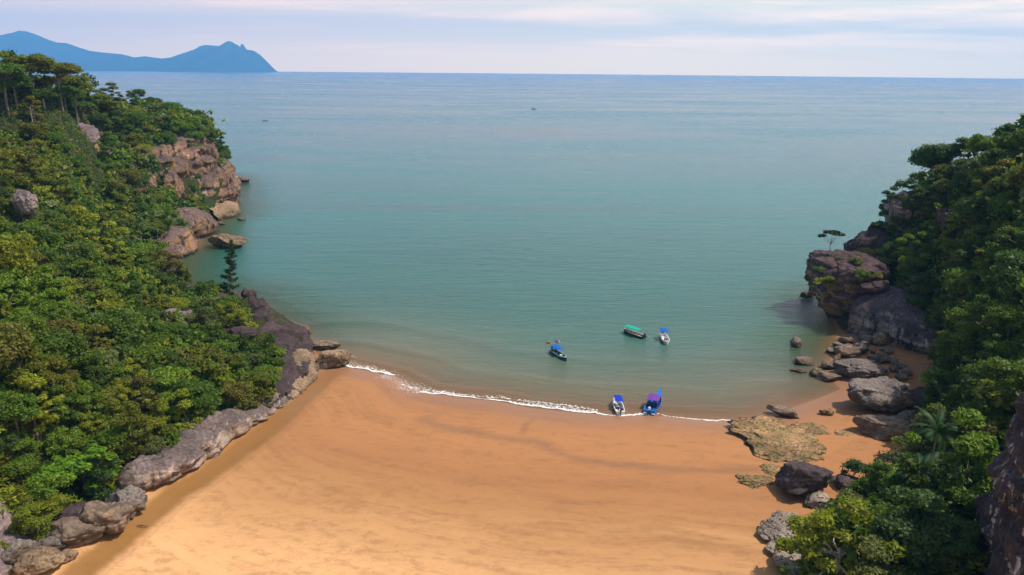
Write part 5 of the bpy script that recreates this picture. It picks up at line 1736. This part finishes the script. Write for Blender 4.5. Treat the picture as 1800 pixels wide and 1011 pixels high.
# bare pale snags on the hillside
for k, (u, v, Y, h, side, lab) in enumerate([(52, 190, 250, 9, 'left', 'pale dead trunk below the flat crowned giants on the hilltop'), (10, 215, 225, 7, 'left', 'bare dead branches at the frame edge below the hilltop'), (1620, 640, 138, 4, 'right', 'pale dead stem in the shade beside the streaked cliff'), (165, 372, 205, 8, 'left', 'slim pale trunk standing out of the middle of the jungle')]):
    q = P(u, v, Y)
    z = ground(q, side)
    segs = limb((0, 0, -0.5), (0.4, 0, h), 0.2, 0.06, 6, rg, 0.1)
    for b in range(4):
        a = rg.uniform(0, 6.28)
        segs += limb((0.3, 0, h * (0.6 + 0.1 * b)), (0.3 + 1.5 * math.cos(a), 1.5 * math.sin(a), h * (0.75 + 0.1 * b)), 0.06, 0.02, 3, rg, 0.1)
    Vt, Ft = tubes(segs, 6)
    tag(obj('dead_tree', mesh_np('dead_tree', Vt, Ft, M['palebark'], True), None, (q[0], q[1], z)), lab, 'dead tree')

# driftwood on the sand
q = Gs(250, 925)
segs = limb((-0.75, 0, 0.06), (0.75, 0.1, 0.10), 0.09, 0.07, 5, rg, 0.03) + limb((-0.1, 0, 0.08), (-0.25, 0.45, 0.3), 0.05, 0.02, 3, rg, 0.02)
Vt, Ft = tubes(segs, 7)
o = obj('driftwood', mesh_np('driftwood', Vt, Ft, M['bark'], True), None, (q[0], q[1], zsand(q)))
o.rotation_euler = (0, 0, -0.25)
tag(o, 'short forked driftwood log on the sand beside the stream bed', 'driftwood')

# ------------------------------------------------------------------ boats
def paint(name, col, rough=0.35, var=0.12):
    return plain(name, col, rough, 0.5, var, 2.0)


M['white'] = paint('white_gelcoat', (0.76, 0.75, 0.71))
M['cream'] = paint('cream_paint', (0.62, 0.56, 0.42))
M['blue'] = paint('blue_boat_paint', (0.015, 0.17, 0.55))
M['navy'] = paint('dark_blue_paint', (0.012, 0.03, 0.085))
M['teal'] = paint('dark_teal_paint', (0.02, 0.085, 0.095))
M['tealrim'] = paint('pale_teal_paint', (0.20, 0.38, 0.38))
M['olivehull'] = paint('dark_green_paint', (0.02, 0.055, 0.045))
M['bluecloth'] = plain('blue_canvas', (0.006, 0.10, 0.46), 0.8, 0.2, 0.2, 1.5)
M['deepbluecloth'] = plain('deep_blue_canvas', (0.005, 0.035, 0.42), 0.8, 0.2, 0.2, 1.5)
M['greencloth'] = plain('green_canvas', (0.01, 0.36, 0.28), 0.8, 0.2, 0.2, 1.5)
M['purplecloth'] = plain('purple_canvas', (0.15, 0.045, 0.27), 0.8, 0.2, 0.25, 1.5)
M['black'] = paint('black_plastic', (0.015, 0.015, 0.017))
M['redseat'] = plain('dark_red_vinyl', (0.22, 0.035, 0.04), 0.6)
M['red'] = plain('red_paint', (0.5, 0.04, 0.03), 0.5)
M['wood'] = plain('boat_wood', (0.28, 0.17, 0.09), 0.7)
M['steel'] = plain('steel_tube', (0.5, 0.5, 0.5), 0.35)
M['antifoul'] = paint('red_antifouling', (0.22, 0.04, 0.03))


def box(cx, cy, cz, sx, sy, sz, bv=0.03):
    bm = bmesh.new()
    bmesh.ops.create_cube(bm, size=1.0)
    for v in bm.verts:
        v.co = (v.co.x * sx + cx, v.co.y * sy + cy, v.co.z * sz + cz)
    if bv:
        bmesh.ops.bevel(bm, geom=bm.edges[:], offset=min(bv, sx * .3, sy * .3, sz * .3), segments=2, affect='EDGES')
    me = bpy.data.meshes.new('box')
    bm.to_mesh(me)
    bm.free()
    return me


def part(name, me, mat, parent, loc=None):
    me.name = name
    if not me.materials:
        me.materials.append(mat)
    return obj(name, me, parent, loc)


def bow_shape(t, kind):
    if kind == 'long':                       # fine long bow of the wooden boat
        return 0.80 + 0.20 * math.sin(min(t / 0.35, 1) * math.pi / 2) if t < 0.35 else max(0.0, 1 - ((t - 0.35) / 0.65) ** 1.7)
    if kind == 'round':
        return 0.88 + 0.12 * min(t / 0.4, 1) if t < 0.55 else math.sqrt(max(0.0, 1 - ((t - 0.55) / 0.45) ** 2.3))
    return 0.84 + 0.16 * math.sin(min(t / 0.45, 1) * math.pi / 2) if t < 0.45 else max(0.0, 1 - ((t - 0.45) / 0.55) ** 2.3)


def boat(name, label, px, L_, Bm, head, kind, hullm, innerm, rimm, fb=0.55, rise=0.35, foredeck=0.2, bench=(), benchm='wood', z=0.0, bottom=None, group='boats moored off the beach'):
    """HEAD: direction of the bow on the water; PX: picture position of the hull's centre on the water."""
    g = G(*px)
    root = empty(name, (g[0], g[1], z), math.atan2(head[1], head[0]))
    tag(root, label, 'boat', group)
    ns = 20
    O, I, RIM = [], [], []
    for k in range(ns):
        t = k / (ns - 1)
        x = -L_ / 2 + L_ * t
        b = max(0.02, Bm / 2 * bow_shape(t, kind))
        sh = fb + rise * max(0, (t - 0.4) / 0.6) ** 2
        kz = -0.28 + 0.33 * max(0, (t - 0.7) / 0.3) ** 2
        fl = 0.86 - 0.12 * t
        O.append([(x, b, sh), (x, b * 0.97, sh * 0.62), (x, b * fl, 0.06 + 0.1 * t), (x, b * fl * 0.72, kz * 0.55), (x, 0, kz), (x, -b * fl * 0.72, kz * 0.55), (x, -b * fl, 0.06 + 0.1 * t), (x, -b * 0.97, sh * 0.62), (x, -b, sh)])
        bi = max(0.01, b - 0.07)
        flr = 0.12 + 0.25 * max(0, (t - 0.7) / 0.3)
        I.append([(x, bi, sh - 0.01), (x, bi * 0.93, sh * 0.6), (x, bi * 0.84, flr), (x, 0, flr - 0.02), (x, -bi * 0.84, flr), (x, -bi * 0.93, sh * 0.6), (x, -bi, sh - 0.01)])
        RIM.append([(x, b + 0.035, sh - 0.05), (x, b + 0.035, sh + 0.03), (x, bi - 0.02, sh + 0.03), (x, bi - 0.02, sh - 0.04)])
    nO = len(O[0])
    V = [p for s in O for p in s]
    Fc = [tuple(r) for r in grid_faces(ns, nO).tolist()]
    Fc.append(tuple(range(nO - 1, -1, -1)))
    part('hull', mesh_np('hull', np.array(V), Fc, None, False), M[hullm], root)
    if bottom:
        W = np.array(V).reshape(ns, nO, 3)[:, 2:7].copy()
        W[:, :, 1] *= 1.012
        W[:, :, 2] -= 0.012
        part('bottom_band', mesh_np('bottom_band', W.reshape(-1, 3), grid_faces(ns, 5), None), M[bottom], root)
    nI = len(I[0])
    V = [p for s in I for p in s]
    Fc = [tuple(r[::-1]) for r in grid_faces(ns, nI).tolist()]
    Fc.append(tuple(range(nI)))
    part('cockpit', mesh_np('cockpit', np.array(V), Fc, None, False), M[innerm], root)
    V, Fc = [], []
    for sgn in (1, -1):
        i0 = len(V)
        V += [(p[0], sgn * p[1], p[2]) for s in RIM for p in s]
        for k in range(ns - 1):
            for j in range(4):
                a, b_ = i0 + k * 4 + j, i0 + k * 4 + (j + 1) % 4
                Fc.append((a, b_, b_ + 4, a + 4))
    part('gunwale', mesh_np('gunwale', np.array(V), Fc, None, False), M[rimm], root)
    part('transom', box(-L_ / 2 + 0.03, 0, fb * 0.55 + 0.03, 0.09, Bm * bow_shape(0, kind) * 0.94, fb * 0.9, 0.02), M[hullm], root)
    if foredeck:
        k0 = int(ns * (1 - foredeck))
        V = []
        for k in range(k0, ns):
            t = k / (ns - 1)
            b = max(0.02, Bm / 2 * bow_shape(t, kind) - 0.03)
            sh = fb + rise * max(0, (t - 0.4) / 0.6) ** 2
            x = -L_ / 2 + L_ * t
            V += [(x, b, sh - 0.005), (x, 0, sh + 0.06 * min(1, b)), (x, -b, sh - 0.005)]
        part('foredeck', mesh_np('foredeck', np.array(V), grid_faces(ns - k0, 3)[:, ::-1], None, True), M[rimm if rimm != 'white' else 'white'], root)
    for t in bench:
        b = Bm * bow_shape(t, kind) * 0.9
        part('bench', box(-L_ / 2 + L_ * t, 0, 0.36, 0.30, b, 0.05, 0.015), M[benchm], root)
    return root


def canopy(root, x0, x1, w, zc, mat, arch=0.14, posts=3, y=0.0, rail=True):
    ny, nx = 7, 5
    V = []
    for lay in (0, -0.035):
        for i in range(nx):
            for j in range(ny):
                a = j / (ny - 1) * 2 - 1
                V.append((x0 + (x1 - x0) * i / (nx - 1), y + a * w / 2, zc + lay + arch * (1 - a * a) - 0.05 * (2 * i / (nx - 1) - 1) ** 2))
    n = nx * ny
    Fc = [tuple(r) for r in grid_faces(nx, ny)[:, ::-1].tolist()] + [tuple(r + n) for r in grid_faces(nx, ny)]
    bd = [i * ny for i in range(nx)] + [(nx - 1) * ny + j for j in range(1, ny)] + [i * ny + ny - 1 for i in range(nx - 2, -1, -1)] + [j for j in range(ny - 2, 0, -1)]
    for a, b_ in zip(bd, bd[1:] + bd[:1]):
        Fc.append((a, b_, b_ + n, a + n))
    part('canopy', mesh_np('canopy', np.array(V), Fc, None, False), M[mat], root)
    for k in range(posts):
        x = x0 + 0.08 + (x1 - x0 - 0.16) * k / (posts - 1)
        for s in (-1, 1):
            Vt, Ft = tubes([((x, y + s * (w / 2 - 0.05), 0.40), (x, y + s * (w / 2 - 0.08), zc - 0.01), 0.022, 0.022)], 6)
            part('canopy_post', mesh_np('canopy_post', Vt, Ft, None, True), M['steel'], root)


def motor(root, L_, fb, cowl='black', up=0.0, y=0.0, s=1.0):
    Vb = box(0, 0, 0, 0.42 * s, 0.34 * s, 0.46 * s, 0.11)
    m_ = part('outboard_motor', Vb, M[cowl], root, (-L_ / 2 - 0.16 * s, y, fb + 0.34 * s))
    m_.rotation_euler = (0, up, 0)
    Vt, Ft = tubes([((0.0, 0, -0.2 * s), (-0.03, 0, -0.95 * s), 0.09 * s, 0.055 * s), ((-0.03, 0, -0.85 * s), (-0.25 * s, 0, -0.88 * s), 0.07 * s, 0.05 * s)], 8)
    part('motor_leg', mesh_np('motor_leg', Vt, Ft, None, True), M['black'], m_)
    Vt, Ft = tubes([((-0.26 * s, a[0] * 0.02, -0.88 * s + a[1] * 0.02), (-0.28 * s, a[0] * 0.17, -0.88 * s + a[1] * 0.17), 0.045, 0.03) for a in ((0, 1), (0.87, -0.5), (-0.87, -0.5))], 4)
    part('propeller', mesh_np('propeller', Vt, Ft, None), M['steel'], m_)
    part('motor_bracket', box(-L_ / 2 - 0.03, y, fb + 0.02, 0.14, 0.22, 0.28, 0.02), M['black'], root)


def flagmat(name, kind):
    m, t, out = newmat(name)
    uv = N(t, 'ShaderNodeTexCoord').outputs['Object']
    s = N(t, 'ShaderNodeSeparateXYZ')
    L(t, uv, s.inputs[0])
    x, z_ = s.outputs[0], s.outputs[2]
    if kind == 'stripes':
        f = mth(t, 'FRACT', mth(t, 'MULTIPLY', z_, 7 / 0.62))
        c = mix(t, mth(t, 'GREATER_THAN', f, 0.5), (0.6, 0.03, 0.05), (0.75, 0.72, 0.72))
        k = mth(t, 'MULTIPLY', mth(t, 'LESS_THAN', x, 0.5), mth(t, 'GREATER_THAN', z_, 0.29))
        c = mix(t, k, c, (0.015, 0.02, 0.25))
        d = mth(t, 'ADD', mth(t, 'POWER', mth(t, 'SUBTRACT', x, 0.26), 2.0), mth(t, 'POWER', mth(t, 'SUBTRACT', z_, 0.46), 2.0))
        c = mix(t, mth(t, 'LESS_THAN', d, 0.011), c, (0.75, 0.6, 0.05))
    else:
        d = mth(t, 'SUBTRACT', mth(t, 'MULTIPLY', x, 0.62), z_)
        a = mth(t, 'ABSOLUTE', mth(t, 'ADD', d, 0.0))
        c = mix(t, mth(t, 'LESS_THAN', a, 0.13), (0.80, 0.42, 0.02), (0.015, 0.013, 0.013))
        c = mix(t, mth(t, 'MULTIPLY', mth(t, 'LESS_THAN', a, 0.13), mth(t, 'GREATER_THAN', d, 0.0)), c, (0.5, 0.03, 0.03))
        r2 = mth(t, 'ADD', mth(t, 'POWER', mth(t, 'SUBTRACT', x, 0.5), 2.0), mth(t, 'POWER', mth(t, 'SUBTRACT', z_, 0.31), 2.0))
        c = mix(t, mth(t, 'LESS_THAN', r2, 0.008), c, (0.80, 0.42, 0.02))
    L(t, princ(t, c, 0.8, 0.1).outputs[0], out.inputs[0])
    return m


def flag(root, label, x, y, ztop, mat, ang):
    Vt, Ft = tubes([((0, 0, 0.0), (0, 0, ztop - 0.3), 0.022, 0.016)], 6)
    p_ = part('flagpole', mesh_np('flagpole', Vt, Ft, None, True), M['steel'], root, (x, y, 0.3))
    V = []
    for i in range(11):
        for j in range(5):
            a = i / 10
            V.append((0.02 + a * 0.98, 0.09 * a * math.sin(a * 7 + j * 0.3), 0.62 * j / 4 - 0.10 * a * a))
    f = part('flag', mesh_np('flag', np.array(V), grid_faces(11, 5), None, True), mat, p_, (0, 0, ztop - 0.3 - 0.64))
    f['label'] = label
    f.rotation_euler = (0, 0, ang)
    sm = f.modifiers.new('cloth_thickness', 'SOLIDIFY')
    sm.thickness = 0.008


# 1 dark teal boat with blue canopy and two flags
H1 = (0.42, -0.9)
r_ = boat('motor_boat', 'dark teal boat with a blue canopy, flying a yellow flag and a striped flag', (983, 627), 6.6, 1.75, H1, 'speed', 'teal', 'teal', 'tealrim', 0.6, 0.35, 0.16, (0.45, 0.6, 0.72), 'wood')
canopy(r_, -2.6, 0.6, 1.7, 1.85, 'bluecloth', posts=3)
motor(r_, 6.6, 0.6, 'black')
ga = math.atan2(H1[1], H1[0])
flag(r_, 'yellow flag with a black and red diagonal band', -3.0, -0.75, 2.7, flagmat('yellow_flag_cloth', 'yellow'), math.pi + 0.1 - ga)
flag(r_, 'red and white striped flag with a blue corner', -3.0, 0.55, 2.7, flagmat('striped_flag_cloth', 'stripes'), -0.1 - ga)
part('cool_box', box(0.55, 0.1, 0.42, 0.5, 0.6, 0.45, 0.04), M['white'], r_)
part('console', box(0.05, -0.3, 0.55, 0.35, 0.5, 0.6, 0.05), M['navy'], r_)
# 2 dark boat with green canopy, motor tilted up
H2 = (-0.62, 0.75)
r_ = boat('motor_boat', 'dark green boat with a long sea green canopy and a raised dark motor', (1114, 589), 6.4, 1.8, H2, 'speed', 'olivehull', 'cream', 'cream', 0.6, 0.3, 0.14, (0.2, 0.36, 0.52, 0.66), 'redseat')
canopy(r_, -1.7, 2.5, 1.75, 1.75, 'greencloth', posts=4)
motor(r_, 6.4, 0.75, 'navy', 0.9, 0, 1.25)
part('engine_box', box(-2.7, 0, 0.55, 0.6, 0.9, 0.5, 0.06), M['navy'], r_)
# 3 white boat, bow towards the beach
r_ = boat('motor_boat', 'white boat with a bright blue canopy, its rounded bow towards the beach', (1168.5, 599), 6.0, 1.75, (-0.02, -1), 'round', 'white', 'white', 'white', 0.7, 0.2, 0.12, (0.62, 0.74), 'redseat')
canopy(r_, -2.7, 0.1, 1.8, 2.1, 'bluecloth', posts=3)
motor(r_, 6.0, 0.7, 'black')
part('console', box(0.35, 0.15, 0.62, 0.35, 0.8, 0.7, 0.06), M['cream'], r_)
part('seat_cushion', box(0.95, 0.0, 0.45, 0.4, 1.2, 0.12, 0.03), M['redseat'], r_)
part('bow_locker', box(2.0, 0, 0.42, 0.6, 0.9, 0.45, 0.06), M['white'], r_)
# 4 white boat, stern on the sand
r_ = boat('motor_boat', 'white boat with a deep blue canopy and dark motor, stern to the sand', (1086, 717), 6.4, 1.85, (-0.02, 1), 'speed', 'white', 'white', 'white', 0.7, 0.35, 0.10, (0.12,), 'white', bottom='antifoul')
canopy(r_, -0.9, 1.9, 1.45, 1.75, 'deepbluecloth', arch=0.06, posts=3, y=-0.12)
motor(r_, 6.4, 0.7, 'black')
part('seat', box(-1.35, 0.35, 0.5, 0.5, 0.7, 0.5, 0.06), M['navy'], r_)
part('seat_cushion', box(-1.35, -0.15, 0.62, 0.4, 0.5, 0.3, 0.08), M['redseat'], r_)
part('tank', box(-1.75, -0.5, 0.42, 0.6, 0.35, 0.45, 0.06), M['black'], r_)
part('side_pad', box(-1.9, 0.5, 0.34, 1.0, 0.45, 0.3, 0.04), M['steel'], r_)
part('stern_locker', box(-2.75, 0.55, 0.4, 0.5, 0.55, 0.5, 0.05), M['cream'], r_)
part('stern_locker', box(-2.75, -0.55, 0.4, 0.5, 0.55, 0.5, 0.05), M['white'], r_)
# 5 blue wooden boat with purple canopy
H5 = (0.40, 0.92)
r_ = boat('wooden_boat', 'bright blue wooden boat with a high pointed bow and a purple canopy', (1151, 713), 8.6, 2.6, H5, 'long', 'blue', 'blue', 'blue', 0.75, 1.0, 0.30, (0.14, 0.27), 'blue')
canopy(r_, -2.1, 0.9, 2.3, 1.9, 'purplecloth', arch=0.10, posts=3, y=0.12)
motor(r_, 8.6, 0.85, 'white', 0, 0.0, 1.3)
V, Ft = tubes([((4.2, 0, 1.55), (4.75, 0, 2.35), 0.09, 0.03)], 6)
part('stem_post', mesh_np('stem_post', V, Ft, None, True), M['blue'], r_)
part('cool_box', box(1.75, -0.1, 0.85, 0.6, 0.55, 0.5, 0.06), M['white'], r_)
part('cabin_front', box(-1.95, 0, 0.9, 0.08, 2.1, 1.2, 0.02), M['navy'], r_)
part('swim_step', box(-4.42, 0.75, 0.30, 0.35, 0.6, 0.10, 0.03), M['white'], r_)
part('swim_step', box(-4.42, -0.75, 0.30, 0.35, 0.6, 0.10, 0.03), M['white'], r_)
part('life_buoy', box(-2.6, -0.95, 0.75, 0.35, 0.12, 0.35, 0.05), M['red'], r_)
# far boats
q = G(938, 192)
r_ = boat('fishing_boat', 'tiny dark fishing boat far out in the middle of the sea', (938, 192), 8.5, 2.2, (1, 0.1), 'speed', 'teal', 'teal', 'navy', 0.8, 0.5, 0.2, (0.3,), 'wood', group=None)
part('cabin', box(-1.2, 0, 1.2, 2.0, 1.5, 1.2, 0.1), M['teal'], r_)
for dx, lab in ((-3.0, 'tiny dark dinghy far out, nearest the headland in a row of three'), (0.0, 'tiny dark dinghy far out, in the middle of a row of three'), (3.0, 'tiny dark dinghy far out, nearest open water in a row of three')):
    q = G(466, 213)
    u_ = proj(np.array([[q[0] + dx * 0.72, q[1], 0]]))[0]
    r_ = boat('dinghy', lab, (u_[0], u_[1]), 2.2, 1.1, (1, 0.2), 'round', 'navy', 'navy', 'black', 0.55, 0.2, 0, (0.5,), 'wood', group='three dinghies far out')
    part('cargo', box(0, 0, 0.7, 1.0, 0.7, 0.6, 0.2), M['navy'], r_)

# ------------------------------------------------------------------ foam along the water's edge
rg = np.random.default_rng(99)
FO = []


def foam_line(ctrl, dens, lace=0.5, seaward=1.0):
    c = np.array([[*G(u, v)[:2], w] for u, v, w in ctrl])
    seg = np.hypot(*(c[1:, :2] - c[:-1, :2]).T)
    s = np.concatenate([[0], np.cumsum(seg)])
    n = int(s[-1] * dens)
    t_ = rg.uniform(0, s[-1], n)
    x, y, w = (np.interp(t_, s, c[:, k]) for k in range(3))
    dx, dy = np.interp(t_, s, np.gradient(c[:, 0], s)), np.interp(t_, s, np.gradient(c[:, 1], s))
    l_ = np.hypot(dx, dy)
    nx, ny = -dy / l_, dx / l_                       # towards the sea
    o = np.where(rg.random(n) < 0.35, np.abs(rg.normal(size=n)) * 0.2, rg.random(n) ** 1.2 * w * 1.2)
    wig = 0.35 * vn(np.column_stack([x * 0.6, y * 0.6, np.zeros(n)]), 4)
    wig = wig + 0.15 * vn(np.column_stack([x * 2.1, y * 2.1, np.zeros(n)]), 6)
    px, py = x + nx * (o * seaward + wig), y + ny * (o * seaward + wig)
    w1, w2, _ = worley(np.column_stack([px * 1.5, py * 1.5, np.zeros(n)]), 9)
    k = ((o < 0.25) & (rg.random(n) < 0.7)) | (w2 - w1 < 0.22 * (1.15 - o / np.maximum(w, 0.1)) + 0.05)
    k &= rg.random(n) < np.clip(w * 2.2, 0.15, 1)
    FO.append(np.column_stack([px, py, np.clip(0.12 - 0.03 * o, 0.035, 0.12) * rg.uniform(0.4, 1.3, n)])[k])


foam_line([(588, 637, 2.6), (605, 642, 2.8), (630, 648, 2.4), (655, 653, 1.7), (675, 657, 0.9), (692, 660, 0.25)], 150)
foam_line([(738, 689, 1.4), (770, 693, 1.3), (800, 696, 0.7), (836, 699, 0.2)], 100)
foam_line([(858, 702, 0.35), (882, 706, 0.2)], 70)
foam_line([(893, 708, 0.4), (930, 713, 1.3), (960, 717, 2.4), (990, 720, 2.6), (1015, 724, 1.5), (1045, 727, 0.6), (1068, 730, 0.2)], 125)
foam_line([(1095, 731, 0.2), (1120, 730.5, 0.5), (1140, 729, 0.6), (1152, 726, 0.2)], 100)
foam_line([(1190, 735, 0.1), (1235, 738, 0.2), (1270, 740, 0.35), (1302, 742, 0.25)], 60)
foam_line([(602, 622, 0.4), (616, 626, 0.5), (622, 630, 0.2)], 60)
foam_line([(700, 676, 1.2), (745, 686, 1.5), (800, 693, 1.2), (870, 700, 1.0), (930, 706, 1.2), (990, 713, 1.4), (1050, 722, 0.8)], 16)
foam_line([(1068, 730, 0.15), (1095, 731, 0.15)], 40)
foam_line([(1152, 727, 0.15), (1190, 735, 0.15)], 30)
foam_line([(836, 699, 0.15), (893, 708, 0.15)], 35)
# scattered bubbles left on the wet sand
n = 620
u_, v_ = rg.uniform(0, 1, n), rg.normal(size=n)
a0, a1 = np.array(G(668, 662)[:2]), np.array(G(742, 689)[:2])
pp = a0 + (a1 - a0) * u_[:, None] + np.column_stack([v_ * 0.9, v_ * 1.2])
FO.append(np.column_stack([pp, rg.uniform(0.03, 0.085, n)]))
fo = np.concatenate(FO)
zz_ = np.maximum(zbeach(fo[:, :2])[0], 0.04) + 0.03
th = np.arange(6) * math.pi / 3
nb = len(fo)
V = np.empty((nb, 7, 3))
rot = rg.uniform(0, 6.28, nb)
rad = fo[:, 2:3] * rg.uniform(0.6, 1.3, (nb, 6))
V[:, :6, 0] = fo[:, 0:1] + rad * np.cos(th + rot[:, None]) * 1.25
V[:, :6, 1] = fo[:, 1:2] + rad * np.sin(th + rot[:, None])
V[:, :6, 2] = zz_[:, None] - 0.02
V[:, 6, :2] = fo[:, :2]
V[:, 6, 2] = zz_ + fo[:, 2] * 0.45
base = np.arange(nb)[:, None, None] * 7
tri = np.array([[k, (k + 1) % 6, 6] for k in range(6)])[None]
m, t, out = newmat('sea_foam')
L(t, princ(t, (0.78, 0.76, 0.72), 0.7, 0.3).outputs[0], out.inputs[0])
tag(obj('foam', mesh_np('foam', V.reshape(-1, 3), (base + tri).reshape(-1, 3), m)), 'white foam of small waves breaking along the beach', 'foam', None, 'stuff')

# ------------------------------------------------------------------ haze
bm = bmesh.new()
bmesh.ops.create_cube(bm, size=1.0)
x0, x1, y0, y1, z0, z1 = -16600, 16600, -4500, 16600, -8.0, 1060.0
for v in bm.verts:
    v.co = (x0 + (v.co.x + 0.5) * (x1 - x0), y0 + (v.co.y + 0.5) * (y1 - y0), z0 + (v.co.z + 0.5) * (z1 - z0))
me = bpy.data.meshes.new('haze')
bm.to_mesh(me)
bm.free()
m, t, out = newmat('haze_air')
pv = N(t, 'ShaderNodeVolumePrincipled')
pv.inputs['Color'].default_value = (0.19, 0.53, 1.0, 1)
pv.inputs['Density'].default_value = 0.92e-4
pv.inputs['Anisotropy'].default_value = 0.0
L(t, pv.outputs[0], out.inputs['Volume'])
me.materials.append(m)
tag(obj('haze', me), 'thin blue sea haze over the bay', 'haze', None, 'stuff')
print('TRIS', sum(len(me.polygons) * (2 if len(me.polygons) and me.polygons[0].loop_total == 4 else 1) for me in bpy.data.meshes))
